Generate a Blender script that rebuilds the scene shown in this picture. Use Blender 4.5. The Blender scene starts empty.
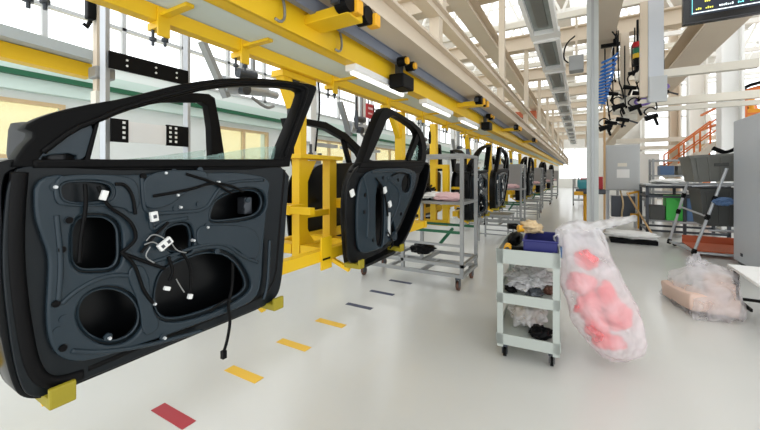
import bpy, bmesh, math, random
from mathutils import Vector, Matrix, noise
random.seed(7)
C = bpy.context.scene.collection
PI = math.pi
# ------------------------------------------------------------------ camera numbers (world axes: +Y runs along the assembly line)
F, CX, HY, EYE = 352.0, 380.0, 175.0, 1.5
TH = math.atan(202 / F); S_, C_ = math.sin(TH), math.cos(TH)
def onX(px, py, X):
    a = (px - CX) / F; t = X / (-S_ + a * C_)
    return Vector((X, t * (C_ + a * S_), EYE + (HY - py) / F * t))
def onD(px, py, t):
    a = (px - CX) / F
    return Vector((t * (-S_ + a * C_), t * (C_ + a * S_), EYE + (HY - py) / F * t))
def yz(pts, X): return [(lambda v: (v.y, v.z))(onX(px, py, X)) for px, py in pts]

# ------------------------------------------------------------------ materials
def lin(c): return tuple(((v / 255) / 12.92 if v / 255 <= .04045 else ((v / 255 + .055) / 1.055) ** 2.4) for v in c)
M = {}
def mat(name, rgb, rough=.5, metal=0, var=.06, scale=6, bump=0, bscale=40, emit=0, coat=0, spec=.5):
    m = bpy.data.materials.new(name); m.use_nodes = True; n = m.node_tree.nodes; l = m.node_tree.links
    b = n['Principled BSDF']; c = lin(rgb)
    tc = n.new('ShaderNodeTexCoord'); nz = n.new('ShaderNodeTexNoise'); nz.inputs['Scale'].default_value = scale; nz.inputs['Detail'].default_value = 4
    l.new(tc.outputs['Object'], nz.inputs['Vector'])
    mx = n.new('ShaderNodeMix'); mx.data_type = 'RGBA'
    mx.inputs[6].default_value = tuple(v * (1 - var) for v in c) + (1,); mx.inputs[7].default_value = tuple(min(1, v * (1 + var)) for v in c) + (1,)
    l.new(nz.outputs['Fac'], mx.inputs[0]); l.new(mx.outputs[2], b.inputs['Base Color'])
    b.inputs['Roughness'].default_value = rough; b.inputs['Metallic'].default_value = metal
    b.inputs['Specular IOR Level'].default_value = spec
    b.inputs['Coat Weight'].default_value = coat; b.inputs['Coat Roughness'].default_value = .1
    if emit:
        l.new(mx.outputs[2], b.inputs['Emission Color']); b.inputs['Emission Strength'].default_value = emit
    if bump:
        n2 = n.new('ShaderNodeTexNoise'); n2.inputs['Scale'].default_value = bscale; l.new(tc.outputs['Object'], n2.inputs['Vector'])
        bp = n.new('ShaderNodeBump'); bp.inputs['Strength'].default_value = bump; bp.inputs['Distance'].default_value = .01
        l.new(n2.outputs['Fac'], bp.inputs['Height']); l.new(bp.outputs['Normal'], b.inputs['Normal'])
    M[name] = m; return m
mat('door_panel', (34, 46, 54), .27, 0, .12, 4, .05, 60, spec=.3)
mat('glint_metal', (205, 208, 210), .3, .3)
mat('flange_shaded', (16, 22, 26), .32, 0, .1, 5, spec=.22)  # darker than door_panel: the hinge side's shade is put into the colour
mat('door_skin', (9, 11, 13), .3, 0, .1, 5, spec=.2)
mat('mirror_shell', (38, 40, 43), .6)
mat('door_dark', (7, 7, 8), .5, spec=.1)
mat('rubber', (9, 9, 10), .5, 0, .1, spec=.12)
mat('cable', (8, 8, 9), .45, spec=.12)
mat('white_plastic', (225, 226, 224), .4)
mat('yellow', (234, 190, 22), .45, 0, .06, 3)
mat('olive_pad', (150, 136, 24), .6, 0, .1)
mat('beige', (208, 194, 174), .55, 0, .05, 2)
mat('beige_dark', (160, 148, 130), .6)
mat('cream', (226, 221, 208), .55)
mat('tray_grey', (214, 224, 216), .5, 0, .05, 3)
mat('slab_grey', (176, 186, 190), .5)
mat('rail_grey', (122, 130, 146), .45, .2)
mat('alu', (186, 190, 194), .38, .55, .05)
mat('column_grey', (176, 180, 178), .5, 0, .06)
mat('steel', (150, 152, 152), .4, .6, .08)
mat('grey_paint', (186, 189, 190), .5, 0, .04)
mat('cart_grey', (172, 178, 172), .5, 0, .04)
mat('cab_grey', (196, 201, 208), .45, 0, .03, 2)
mat('panel_grey', (150, 148, 146), .5)
mat('bin_grey', (112, 113, 108), .55, 0, .08)
mat('bin_dark', (72, 74, 72), .55, 0, .08)
mat('black', (11, 11, 12), .5, spec=.12)
mat('black_gloss', (12, 12, 14), .2)
mat('white', (238, 238, 236), .5, 0, .02)
mat('truss_white', (236, 234, 228), .5, 0, .02)
mat('blue', (22, 26, 100), .45)
mat('blue_bin', (80, 110, 150), .5)
mat('hose_blue', (30, 110, 190), .35)
mat('green', (70, 190, 80), .5)
mat('green_dark', (20, 92, 62), .5)
mat('red', (178, 32, 42), .5)
mat('pink_red', (236, 96, 100), .55, 0, .12, 8)
mat('pink', (228, 190, 192), .7, 0, .06)
mat('orange', (222, 120, 50), .5)
mat('orange_tray', (190, 98, 62), .55, 0, .06)
mat('brown', (96, 62, 48), .6)
mat('tan', (205, 180, 140), .6, 0, .06)
mat('tan_pink', (214, 186, 172), .6, 0, .08)
mat('tool_yellow', (232, 170, 30), .4)
mat('mark_yellow', (232, 186, 52), .5, 0, .05)
mat('mark_blue', (50, 56, 84), .5)
mat('mark_red', (168, 40, 52), .5)
mat('teal', (60, 150, 160), .5)
mat('purple', (120, 96, 170), .4)
mat('gunmetal', (70, 74, 80), .35, .5)
mat('wood', (206, 168, 120), .6)
mat('wall_white', (226, 232, 231), .6, 0, .02)
mat('wall_teal', (206, 226, 220), .5, 0, .02)
mat('wall_far', (214, 210, 202), .6, 0, .03)
mat('roof', (206, 200, 190), .7, 0, .03)
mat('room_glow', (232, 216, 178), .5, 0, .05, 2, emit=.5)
mat('lamp', (250, 250, 245), .5, 0, 0, emit=1.5)
mat('frosted', (150, 158, 155), .25, 0, .12, 5)
mat('lamp_red', (190, 30, 40), .3)
mat('lamp_green', (30, 110, 80), .3)
mat('lamp_yellow', (220, 180, 30), .3)
mat('scr_dark', (16, 26, 40), .3, emit=.6)
mat('scr_cyan', (120, 220, 225), .3, emit=1.0)
mat('scr_green', (90, 200, 80), .3, emit=1.0)
mat('scr_yellow', (220, 215, 80), .3, emit=1.0)
mat('scr_white', (225, 235, 240), .3, emit=1.0)

def glassy(name, rgb, alpha, rough=.05):
    m = bpy.data.materials.new(name); m.use_nodes = True; n = m.node_tree.nodes; l = m.node_tree.links
    n.clear(); out = n.new('ShaderNodeOutputMaterial'); mx = n.new('ShaderNodeMixShader'); tr = n.new('ShaderNodeBsdfTransparent')
    p = n.new('ShaderNodeBsdfPrincipled'); p.inputs['Base Color'].default_value = lin(rgb) + (1,); p.inputs['Roughness'].default_value = rough
    tr.inputs['Color'].default_value = (.93, .96, .95, 1)
    mx.inputs[0].default_value = alpha
    l.new(tr.outputs[0], mx.inputs[1]); l.new(p.outputs[0], mx.inputs[2]); l.new(mx.outputs[0], out.inputs[0])
    M[name] = m
glassy('glass', (170, 205, 196), .22)
def film(name, rgb, alpha, fold=5):
    m = bpy.data.materials.new(name); m.use_nodes = True; n = m.node_tree.nodes; l = m.node_tree.links
    n.clear(); out = n.new('ShaderNodeOutputMaterial'); mx = n.new('ShaderNodeMixShader'); tr = n.new('ShaderNodeBsdfTransparent')
    p = n.new('ShaderNodeBsdfPrincipled'); p.inputs['Base Color'].default_value = lin(rgb) + (1,); p.inputs['Roughness'].default_value = .22
    tl = n.new('ShaderNodeBsdfTranslucent'); tl.inputs['Color'].default_value = lin(rgb) + (1,)
    m2 = n.new('ShaderNodeMixShader'); m2.inputs[0].default_value = .35
    l.new(p.outputs[0], m2.inputs[1]); l.new(tl.outputs[0], m2.inputs[2])
    tc = n.new('ShaderNodeTexCoord'); nz = n.new('ShaderNodeTexNoise'); nz.inputs['Scale'].default_value = fold; nz.inputs['Detail'].default_value = 2.5
    nz.inputs['Distortion'].default_value = .8
    l.new(tc.outputs['Object'], nz.inputs['Vector'])
    bp = n.new('ShaderNodeBump'); bp.inputs['Strength'].default_value = .5; bp.inputs['Distance'].default_value = .03
    l.new(nz.outputs['Fac'], bp.inputs['Height']); l.new(bp.outputs[0], p.inputs['Normal'])
    r = n.new('ShaderNodeMapRange'); r.inputs[1].default_value = .35; r.inputs[2].default_value = .65
    r.inputs[3].default_value = max(0, alpha - .18); r.inputs[4].default_value = min(1, alpha + .18)
    l.new(nz.outputs['Fac'], r.inputs[0]); l.new(r.outputs[0], mx.inputs[0])
    l.new(tr.outputs[0], mx.inputs[1]); l.new(m2.outputs[0], mx.inputs[2]); l.new(mx.outputs[0], out.inputs[0])
    M[name] = m
film('film', (240, 238, 242), .42)
film('film_dense', (236, 235, 236), .62)

# ------------------------------------------------------------------ mesh builder
class MB:
    def __init__(s): s.bm = bmesh.new()
    def box(s, c, d, rz=0, rx=0, ry=0, bev=0):
        m = Matrix.Translation(c) @ Matrix.Rotation(rz, 4, 'Z') @ Matrix.Rotation(ry, 4, 'Y') @ Matrix.Rotation(rx, 4, 'X') @ Matrix.Diagonal((d[0], d[1], d[2], 1))
        r = bmesh.ops.create_cube(s.bm, size=1, matrix=m)
        if bev:
            es = list({e for v in r['verts'] for e in v.link_edges})
            bmesh.ops.bevel(s.bm, geom=es, offset=bev, segments=2, affect='EDGES', profile=.6)
        return s
    def b2(s, x0, x1, y0, y1, z0, z1, bev=0):
        return s.box(((x0 + x1) / 2, (y0 + y1) / 2, (z0 + z1) / 2), (abs(x1 - x0), abs(y1 - y0), abs(z1 - z0)), bev=bev)
    def bar(s, a, b, w, h=None, up=(0, 0, 1), bev=0):
        a, b = Vector(a), Vector(b); d = b - a; L = d.length; h = h or w
        z = d.normalized(); u = Vector(up)
        if abs(z.dot(u)) > .98: u = Vector((0, 1, 0))
        x = u.cross(z).normalized(); y = z.cross(x)
        m = Matrix(((x.x, y.x, z.x, 0), (x.y, y.y, z.y, 0), (x.z, y.z, z.z, 0), (0, 0, 0, 1)))
        m = Matrix.Translation((a + b) / 2) @ m @ Matrix.Diagonal((w, h, L, 1))
        r = bmesh.ops.create_cube(s.bm, size=1, matrix=m)
        if bev:
            es = list({e for v in r['verts'] for e in v.link_edges})
            bmesh.ops.bevel(s.bm, geom=es, offset=bev, segments=2, affect='EDGES')
        return s
    def cyl(s, a, b, r, r2=None, n=16):
        a, b = Vector(a), Vector(b); d = b - a; L = d.length
        q = d.to_track_quat('Z', 'Y').to_matrix().to_4x4()
        bmesh.ops.create_cone(s.bm, cap_ends=True, segments=n, radius1=r, radius2=r if r2 is None else r2, depth=L, matrix=Matrix.Translation((a + b) / 2) @ q)
        return s
    def tube(s, pts, r, n=8, smooth=0, closed=False):
        pts = [Vector(p) for p in pts]
        for _ in range(smooth):
            q = [] if closed else [pts[0]]
            rng = range(len(pts)) if closed else range(len(pts) - 1)
            for i in rng:
                p0, p1 = pts[i], pts[(i + 1) % len(pts)]; q += [p0 * .75 + p1 * .25, p0 * .25 + p1 * .75]
            if not closed: q.append(pts[-1])
            pts = q
        rings = []; N = len(pts); prev = None
        for i, p in enumerate(pts):
            if closed: t = (pts[(i + 1) % N] - pts[i - 1])
            else: t = pts[min(i + 1, N - 1)] - pts[max(i - 1, 0)]
            t.normalize()
            u = prev if prev is not None else (Vector((0, 0, 1)) if abs(t.z) < .9 else Vector((1, 0, 0)))
            x = (u - t * u.dot(t)); x = x.normalized() if x.length > 1e-6 else t.orthogonal().normalized()
            prev = x; y = t.cross(x)
            rings.append([s.bm.verts.new(p + (x * math.cos(k / n * 2 * PI) + y * math.sin(k / n * 2 * PI)) * r) for k in range(n)])
        for i in range(N if closed else N - 1):
            A, B = rings[i], rings[(i + 1) % N]
            for k in range(n): s.bm.faces.new((A[k], A[(k + 1) % n], B[(k + 1) % n], B[k]))
        if not closed:
            s.bm.faces.new(rings[0][::-1]); s.bm.faces.new(rings[-1])
        return s
    def plate(s, outline, x0, x1, holes=(), bev=0, axis='X'):
        cu = bpy.data.curves.new('tmp', 'CURVE'); cu.dimensions = '2D'; cu.fill_mode = 'BOTH'
        for pl in [outline] + list(holes):
            sp = cu.splines.new('POLY'); sp.points.add(len(pl) - 1); sp.use_cyclic_u = True
            for k, (u, v) in enumerate(pl): sp.points[k].co = (u, v, 0, 1)
        w = abs(x1 - x0)
        cu.extrude = max(1e-4, w / 2 - bev); cu.bevel_depth = bev; cu.bevel_resolution = 2; cu.offset = -bev
        ob = bpy.data.objects.new('tmp', cu); C.objects.link(ob)
        dg = bpy.context.evaluated_depsgraph_get(); me = bpy.data.meshes.new_from_object(ob.evaluated_get(dg))
        bpy.data.objects.remove(ob); bpy.data.curves.remove(cu)
        xm = (x0 + x1) / 2
        if axis == 'X': f = lambda c: Vector((xm + c.z, c.x, c.y))
        elif axis == 'Y': f = lambda c: Vector((c.x, xm - c.z, c.y))
        else: f = lambda c: Vector((c.x, c.y, xm + c.z))
        for v in me.vertices: v.co = f(v.co)
        s.bm.from_mesh(me); bpy.data.meshes.remove(me); return s
    def blob(s, c, d, amp=.12, freq=2.2, sub=4, seed=0, rz=0, ry=0, floor=None):
        r = bmesh.ops.create_icosphere(s.bm, subdivisions=sub, radius=1)
        R = Matrix.Rotation(rz, 3, 'Z') @ Matrix.Rotation(ry, 3, 'Y'); c = Vector(c)
        for v in r['verts']:
            p = v.co.copy(); o = Vector((seed * 3.1, seed * 1.7, seed))
            k = 1 + amp * noise.noise(p * freq + o) + amp * .6 * noise.noise(p * freq * 2.3 + o) + amp * .5 * (abs(noise.noise(p * freq * 1.3 + o * 2)) - .2) * 2
            p = p * k
            v.co = c + R @ Vector((p.x * d[0], p.y * d[1], p.z * d[2]))
            if floor is not None and v.co.z < floor: v.co.z = floor + .002 * random.random()
        return s
    def lathe(s, c, prof, n=24):
        c = Vector(c); rings = []
        for r, z in prof: rings.append([s.bm.verts.new(c + Vector((r * math.cos(k / n * 2 * PI), r * math.sin(k / n * 2 * PI), z))) for k in range(n)])
        for A, B in zip(rings, rings[1:]):
            for k in range(n): s.bm.faces.new((A[k], A[(k + 1) % n], B[(k + 1) % n], B[k]))
        s.bm.faces.new(rings[0][::-1]); s.bm.faces.new(rings[-1]); return s
    def build(s, name, m, parent=None, smooth=False, base=None):
        me = bpy.data.meshes.new(name); bm = s.bm
        bmesh.ops.recalc_face_normals(bm, faces=bm.faces)
        if parent is not None: off = world_loc(parent)
        elif base is not None: off = Vector(base)
        else:
            xs = [v.co for v in bm.verts]
            lo = Vector((min(v.x for v in xs), min(v.y for v in xs), min(v.z for v in xs))); hi = Vector((max(v.x for v in xs), max(v.y for v in xs), max(v.z for v in xs)))
            off = Vector(((lo.x + hi.x) / 2, (lo.y + hi.y) / 2, lo.z))
        bmesh.ops.translate(bm, verts=bm.verts, vec=-off)
        bm.to_mesh(me); bm.free()
        if smooth:
            for p in me.polygons: p.use_smooth = True
        me.materials.append(M[m]); o = bpy.data.objects.new(name, me); C.objects.link(o)
        if parent is not None: o.parent = parent
        else: o.location = off
        return o
def world_loc(o):
    v = Vector(o.location)
    while o.parent is not None: o = o.parent; v += Vector(o.location)
    return v
def tag(o, label, cat, group=None, kind=None):
    o['label'] = label; o['category'] = cat
    if group: o['group'] = group
    if kind: o['kind'] = kind
    return o
def thing(name, label, cat, loc, group=None):
    o = bpy.data.objects.new(name, None); C.objects.link(o); o.location = loc; o.empty_display_size = .1
    return tag(o, label, cat, group)
def struct(o): o['kind'] = 'structure'; return o
def copy_tree(o, dloc=None, label=None, group=None, parent=None, rz=None):
    c = o.copy(); C.objects.link(c)
    if parent is not None: c.parent = parent
    if dloc is not None: c.location = Vector(o.location) + Vector(dloc)
    if label: c['label'] = label
    if group: c['group'] = group
    if rz is not None: c.rotation_euler = (0, 0, rz)
    for ch in list(o.children): copy_tree(ch, parent=c)
    return c
def chaikin(pts, n=2):
    pts = [tuple(p) for p in pts]
    for _ in range(n):
        q = []
        for i in range(len(pts)):
            a, b = pts[i], pts[(i + 1) % len(pts)]
            q += [(a[0] * .75 + b[0] * .25, a[1] * .75 + b[1] * .25), (a[0] * .25 + b[0] * .75, a[1] * .25 + b[1] * .75)]
        pts = q
    return pts
def inset(pts, d):
    cx = sum(p[0] for p in pts) / len(pts); cy = sum(p[1] for p in pts) / len(pts); out = []
    for x, y in pts:
        L = math.hypot(x - cx, y - cy); k = (L - d) / L; out.append((cx + (x - cx) * k, cy + (y - cy) * k))
    return out

# ================================================================== SETTING
fl = MB(); fl.b2(-6.6, 16, -3, 46, -.2, 0)
m = mat('floor', (206, 206, 202), .3, 0, .05, 1.2, coat=.25)
struct(fl.build('floor', 'floor'))
# left wall with office windows below and a glazed clerestory above
WX = -6.5
w = MB()
w.b2(WX - .25, WX, -3, 46, 0, 1.72)
w.b2(WX - .25, WX, -3, 46, 2.5, 3.2)
for y0, y1 in ((-3, .2), (2.15, 4.55), (5.95, 7.2), (9.4, 11), (13.2, 15), (17.2, 19), (21, 46)): w.b2(WX - .25, WX, y0, y1, 1.72, 2.5)
struct(w.build('wall_left', 'wall_white'))
w = MB(); w.b2(WX, WX + .12, -3, 46, 2.62, 3.02); struct(w.build('trim_1', 'wall_teal'))
k = 0
for y0, y1 in ((.2, 2.15), (4.55, 5.95), (7.2, 9.4), (11, 13.2), (15, 17.2), (19, 21)):
    k += 1
    f = MB()
    for z in (1.72, 2.46): f.b2(WX - .06, WX + .03, y0, y1, z, z + .05)
    for y in (y0, (y0 + y1) / 2 - .02, y1 - .05): f.b2(WX - .06, WX + .03, y, y + .05, 1.76, 2.46)
    o = struct(f.build('window_%d' % k, 'tan'))
    g = MB(); g.b2(WX - .04, WX - .03, y0 + .04, y1 - .04, 1.76, 2.46); g.build('pane', 'glass', o)
r = MB(); r.b2(WX - 2.6, WX - 2.5, -3, 22, 0, 3.2); r.b2(WX - 2.5, WX - .25, -3, 22, 2.9, 3.0); struct(r.build('wall_office', 'room_glow'))
# clerestory mullions
f = MB()
for i in range(0, 50): f.b2(WX - .06, WX + .02, -3 + i * .98, -2.94 + i * .98, 3.2, 7.9)
for z in (3.2, 3.85, 4.5, 5.15, 5.8, 6.45, 7.1, 7.8): f.b2(WX - .06, WX + .02, -3, 46, z, z + .05)
o = struct(f.build('window_7', 'grey_paint'))
# right wall: tall glazing above a low parapet
w = MB(); w.b2(16, 16.25, -3, 26, 0, 1.0); w.b2(16, 16.25, -3, 26, 7.2, 8); struct(w.build('wall_right', 'wall_far'))
f = MB()
for i in range(0, 10): f.b2(15.95, 16.1, -3 + i * 3, -2.9 + i * 3, 1, 7.2)
for z in (1, 2.4, 4, 5.6, 7.15): f.b2(15.95, 16.1, -3, 26, z, z + .08)
struct(f.build('window_8', 'truss_white'))
# far end wall with a tall bright doorway in line with the aisle, and glazing over the right bays
w = MB()
w.b2(-6.75, -2.4, 46, 46.25, 0, 8); w.b2(-2.4, 1.0, 46, 46.25, 4.6, 8); w.b2(1.0, 3.2, 46, 46.25, 0, 8)
w.b2(3.0, 16.25, 26, 26.25, 0, 1.0); w.b2(3.0, 16.25, 26, 26.25, 7.7, 8)
w.b2(3.0, 3.25, 26, 46.25, 0, 8)
struct(w.build('wall_back', 'wall_far'))
f = MB()
for i in range(8): f.b2(3.0 + i * 1.85, 3.1 + i * 1.85, 25.95, 26.1, 1.0, 7.7)
for z in (1.0, 2.9, 4.8, 6.6): f.b2(3.0, 16.2, 25.95, 26.1, z, z + .08)
struct(f.build('window_9', 'truss_white'))
f = MB(); f.b2(-2.4, -2.25, 45.95, 46.15, 0, 4.6); f.b2(.85, 1.0, 45.95, 46.15, 0, 4.6); f.b2(-2.4, 1.0, 45.95, 46.15, 4.5, 4.65); f.b2(-.75, -.65, 46, 46.1, 0, 4.5)
f.b2(-2.3, .9, 46, 46.1, .0, 1.1)
struct(f.build('door_1', 'truss_white'))
# roof: opaque strips between long skylights
w = MB()
for x0, x1 in ((-6.75, -5.4), (-1.9, -.4), (2.2, 3.4), (5.2, 6.4), (8.4, 9.6), (11.6, 12.8), (14.6, 16.25)): w.b2(x0, x1, -3, 46.25 if x0 < 3 else 26.25, 8.0, 8.15)
struct(w.build('ceiling', 'roof'))
f = MB()
for i in range(26): f.b2(-6.7, 16.2 if -3 + i * 1.9 < 26 else 3.2, -3 + i * 1.9, -2.94 + i * 1.9, 7.92, 8.0)
struct(f.build('window_10', 'truss_white'))

# roof trusses in white, across the hall
for i, y in enumerate((5.0, 8.4, 11.8, 15.2, 18.6, 23, 28, 34, 40)):
    t = thing('roof_truss', ['white steel roof truss crossing the hall, the nearest of the row', 'white roof truss, second from the camera', 'white roof truss, third from the camera', 'white roof truss, fourth from the camera', 'white roof truss, fifth from the camera', 'white roof truss, sixth from the camera', 'white roof truss, seventh from the camera', 'white roof truss, second from the far end wall', 'white roof truss nearest the far end wall'][i], 'truss', (0, y, 6.2), 'white roof trusses')
    xe = 15.9 if y < 26 else 2.95
    a = MB(); a.b2(-6.4, xe, y - .07, y + .07, 7.7, 7.85); a.build('top_chord', 'truss_white', t)
    a = MB(); a.b2(-6.4, xe, y - .07, y + .07, 6.2, 6.34); a.build('bottom_chord', 'truss_white', t)
    a = MB()
    for q in range(19 if y < 26 else 7):
        x = -6.4 + q * 1.174
        a.bar((x, y, 6.3), (x + .587, y, 7.72), .07); a.bar((x + .587, y, 7.72), (x + 1.174, y, 6.3), .07)
    a.build('web', 'truss_white', t)

# ================================================================== OVERHEAD STEEL
# beige truss girder above the line
t = thing('girder', 'beige steel truss girder running above the yellow conveyor beams', 'girder', (-1.25, 20, 2.5))
a = MB(); a.b2(-1.36, -1.14, -1.5, 42, 2.54, 2.57); a.b2(-1.27, -1.23, -1.5, 42, 2.57, 2.74); a.b2(-1.33, -1.17, -1.5, 42, 2.74, 2.765); a.build('bottom_chord', 'beige', t)
a = MB(); a.b2(-1.31, -1.19, -1.5, 42, 3.04, 3.06); a.b2(-1.27, -1.23, -1.5, 42, 3.06, 3.15); a.b2(-1.31, -1.19, -1.5, 42, 3.15, 3.17); a.build('top_chord', 'beige', t)
for i in range(14):
    y = .12 + 3.17 * i
    a = MB(); a.b2(-1.3, -1.2, y - .05, y + .05, 2.76, 3.045); a.build('vertical', 'beige', t)
a = MB(); a.b2(-1.40, -1.37, -1.5, 42, 2.555, 2.575); a.build('dark_line', 'black', t)  # thin black bar drawn as the dark line along the lower flange
# longitudinal beams
def ibeam(x, z, w_, h_, y0, y1, m, label):
    a = MB(); a.b2(x - w_ / 2, x + w_ / 2, y0, y1, z, z + .03); a.b2(x - .03, x + .03, y0, y1, z + .02, z + h_ - .02); a.b2(x - w_ / 2, x + w_ / 2, y0, y1, z + h_ - .03, z + h_)
    return tag(a.build('steel_beam', m), label, 'beam', 'beige overhead beams')
ibeam(-3.4, 4.4, .3, .32, 0, 42, 'beige', 'beige overhead beam along the hall nearest the left wall')
ibeam(-1.82, 4.4, .3, .32, 0, 42, 'beige', 'beige overhead beam along the hall between the truss girder and the left wall')
ibeam(.42, 4.36, .34, .36, 0, 42, 'beige', 'beige overhead beam along the hall right of the row of ceiling panels')
ibeam(2.05, 4.0, .55, .4, 0, 42, 'beige', 'wide beige overhead beam along the hall behind the hanging screen')
ibeam(4.4, 4.36, .34, .36, 0, 8.3, 'beige', 'beige overhead beam along the hall over the far right bay')
for i, y in enumerate((3.4, 6.6, 9.8, 13, 16.2, 19.4, 24, 30, 36)):
    a = MB(); x0, x1 = -4.6, (9 if y < 8 else 2.4)
    z = 4.72
    a.b2(x0, x1, y - .15, y + .15, z, z + .03); a.b2(x0, x1, y - .03, y + .03, z + .02, z + .36); a.b2(x0, x1, y - .15, y + .15, z + .35, z + .38)
    tag(a.build('cross_beam', 'beige'), ['beige steel cross beam over the hall, the nearest one', 'beige cross beam over the hall, second from the camera', 'beige cross beam over the hall, third from the camera', 'beige cross beam over the hall, fourth from the camera', 'beige cross beam over the hall, fifth from the camera', 'beige cross beam over the hall, sixth from the camera', 'beige cross beam over the hall, seventh from the camera', 'beige cross beam over the hall, last but one', 'beige cross beam over the hall, the farthest one'][i], 'beam', 'beige cross beams')
    if i < 8:
        h = MB(); h.b2(-1.3, -1.2, y - .05, y + .05, 3.17, 4.72)
        tag(h.build('hanger_rod', 'beige'), 'beige hanger between the truss girder and %s cross beam' % ['the nearest', 'the second', 'the third', 'the fourth', 'the fifth', 'the sixth', 'the seventh', 'the last but one'][i], 'hanger', 'girder hangers')
        # secondary purlins between cross beams
        h = MB(); h.b2(-4.6, x1, y + 1.55, y + 1.65, 4.72, 4.84); tag(h.build('purlin', 'cream'), 'cream secondary beam just beyond %s cross beam' % ['the nearest', 'the second', 'the third', 'the fourth', 'the fifth', 'the sixth', 'the seventh', 'the last but one'][i], 'beam', 'cream secondary beams')
# lower side beams on the right
def rail(a_, b_, w_, label, m='beige', name='steel_beam', h=None):
    q = MB(); q.bar(a_, b_, w_, h); return tag(q.build(name, m), label, 'beam')
rail((1.2, 12.5, 3.55), (9, 12.5, 3.55), .2, 'beige horizontal beam in front of the white columns', 'cream')
rail((1.2, 17, 2.85), (9.5, 17, 2.85), .16, 'upper thin cream pipe across the bright windows', 'cream')
rail((1.2, 17, 2.55), (4.9, 17, 2.55), .14, 'lower thin cream pipe across the bright windows', 'cream')
rail((.9, 8.4, 3.4), (2.6, 8.4, 3.4), .14, 'short cream beam behind the hanging tool posts', 'cream')
rail((.6, 9.5, 2.9), (3.2, 9.5, 2.9), .09, 'thin cream rail carrying the black tool hoses', 'cream')

# two yellow conveyor beams, tray and grey rail above the doors
a = MB(); y0, y1 = -1.5, 36
a.b2(-1.97, -1.9, y0, y1, 2.298, 2.412, bev=.004)
tag(a.build('conveyor_beam', 'yellow'), 'long yellow conveyor beam that carries the door hangers', 'conveyor beam', 'yellow conveyor beams')
a = MB(); a.b2(-1.815, -1.575, y0, y1, 2.34, 2.35)
for x in (-1.815, -1.575): a.b2(x - .006, x + .006, y0, y1, 2.34, 2.4)
tag(a.build('cable_tray', 'tray_grey'), 'grey green sheet metal tray between the two yellow conveyor beams', 'tray')
a = MB(); a.b2(-1.56, -1.47, y0, y1, 2.33, 2.342); a.b2(-1.475, -1.455, y0, y1, 2.33, 2.5); a.b2(-1.54, -1.43, y0, y1, 2.5, 2.515)
tag(a.build('conveyor_beam', 'yellow'), 'upper yellow conveyor beam beside the blue grey power rail', 'conveyor beam', 'yellow conveyor beams')
a = MB(); a.b2(-1.41, -1.37, y0, y1, 2.46, 2.545); a.b2(-1.43, -1.36, y0, y1, 2.535, 2.55)
tag(a.build('power_rail', 'rail_grey'), 'blue grey power rail under the beige girder', 'rail')
# return line further left: slab with yellow beam, ends at the beige drop post
t = thing('conveyor_beam', 'yellow beam under a grey slab, far left behind the front door', 'conveyor beam', (-3.2, 0, 2.3), 'yellow conveyor beams')
a = MB(); a.bar((-3.2, -1.5, 2.39), (-3.2, 1.2, 2.27), .1, .1); a.build('web', 'yellow', t)
a = MB(); a.bar((-3.2, -1.5, 2.48), (-3.2, 1.2, 2.36), .3, .07); a.build('slab', 'slab_grey', t)
a = MB(); a.bar((-6.348, -1, 2.85), (-6.348, 20, 2.72), .07); tag(a.build('green_pipe', 'green_dark'), 'long dark green pipe along the left wall', 'pipe')
for k, yb in enumerate((.55, 1.03, 1.54, 2.5, 3.5, 4.5, 5.5, 6.5, 7.5)):
    t = thing('tray_bracket', 'small yellow bracket clamped on the conveyor beam, %s from the camera' % ['first', 'second', 'third', 'fourth', 'fifth', 'sixth', 'seventh', 'eighth', 'ninth'][k], 'bracket', (-1.9, yb, 2.2), 'tray brackets')
    a = MB(); a.b2(-1.899, -1.885, yb - .03, yb + .03, 2.22, 2.418); a.b2(-1.99, -1.899, yb - .03, yb + .03, 2.262, 2.297); a.build('clamp', 'yellow', t)
    a = MB(); a.b2(-1.886, -1.66, yb - .02, yb + .02, 2.322, 2.339); a.build('strap', 'yellow', t)
    for dy in (-.02, .02):
        a = MB(); a.cyl((-1.935 + dy, yb + dy, 2.262), (-1.935 + dy, yb + dy, 2.18), .008, n=8); a.cyl((-1.935 + dy, yb + dy, 2.22), (-1.935 + dy, yb + dy, 2.205), .018, n=8); a.build('bolt', 'gunmetal', t)
# yellow cross arms to the trolleys
for k, yb in enumerate((1.62, 4.6, 7.6, 10.6)):
    t = thing('rail_trolley', '%s rail trolley with yellow arm and black wheels under the beige girder' % ['nearest', 'second', 'third', 'fourth'][k], 'trolley', (-1.3, yb, 2.4), 'rail trolleys')
    a = MB(); a.box((-1.31, yb + .08, 2.44), (.34, .16, .06), bev=.006); a.build('arm', 'yellow', t)
    for dy in (.0, .2):
        a = MB(); a.cyl((-1.2, yb + dy, 2.47), (-1.12, yb + dy, 2.47), .055); a.build('wheel', 'black', t)
        a = MB(); a.box((-1.13, yb + dy + .07, 2.46), (.07, .06, .08), bev=.01); a.build('yellow_cap', 'tool_yellow', t)
    a = MB(); a.box((-1.18, yb + .1, 2.47), (.05, .34, .05)); a.build('side_frame', 'gunmetal', t)
for k, (yb) in enumerate((2.75, 5.9)):
    t = thing('sensor_box', ['black sensor box with round lens under the grey rail', 'second black sensor box, farther along the grey rail'][k], 'sensor', (-1.36, yb, 2.2), 'sensor boxes')
    a = MB(); a.box((-1.36, yb, 2.3), (.14, .22, .12), bev=.015); a.build('case', 'black', t)
    a = MB(); a.box((-1.385, yb, 2.41), (.05, .06, .13)); a.build('neck', 'gunmetal', t)
    for dy in (-.1, .06):
        a = MB(); a.cyl((-1.34, yb + dy, 2.45), (-1.27, yb + dy, 2.45), .04); a.build('wheel', 'black', t)
        a = MB(); a.cyl((-1.27, yb + dy, 2.45), (-1.25, yb + dy, 2.45), .028); a.build('yellow_cap', 'tool_yellow', t)
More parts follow.
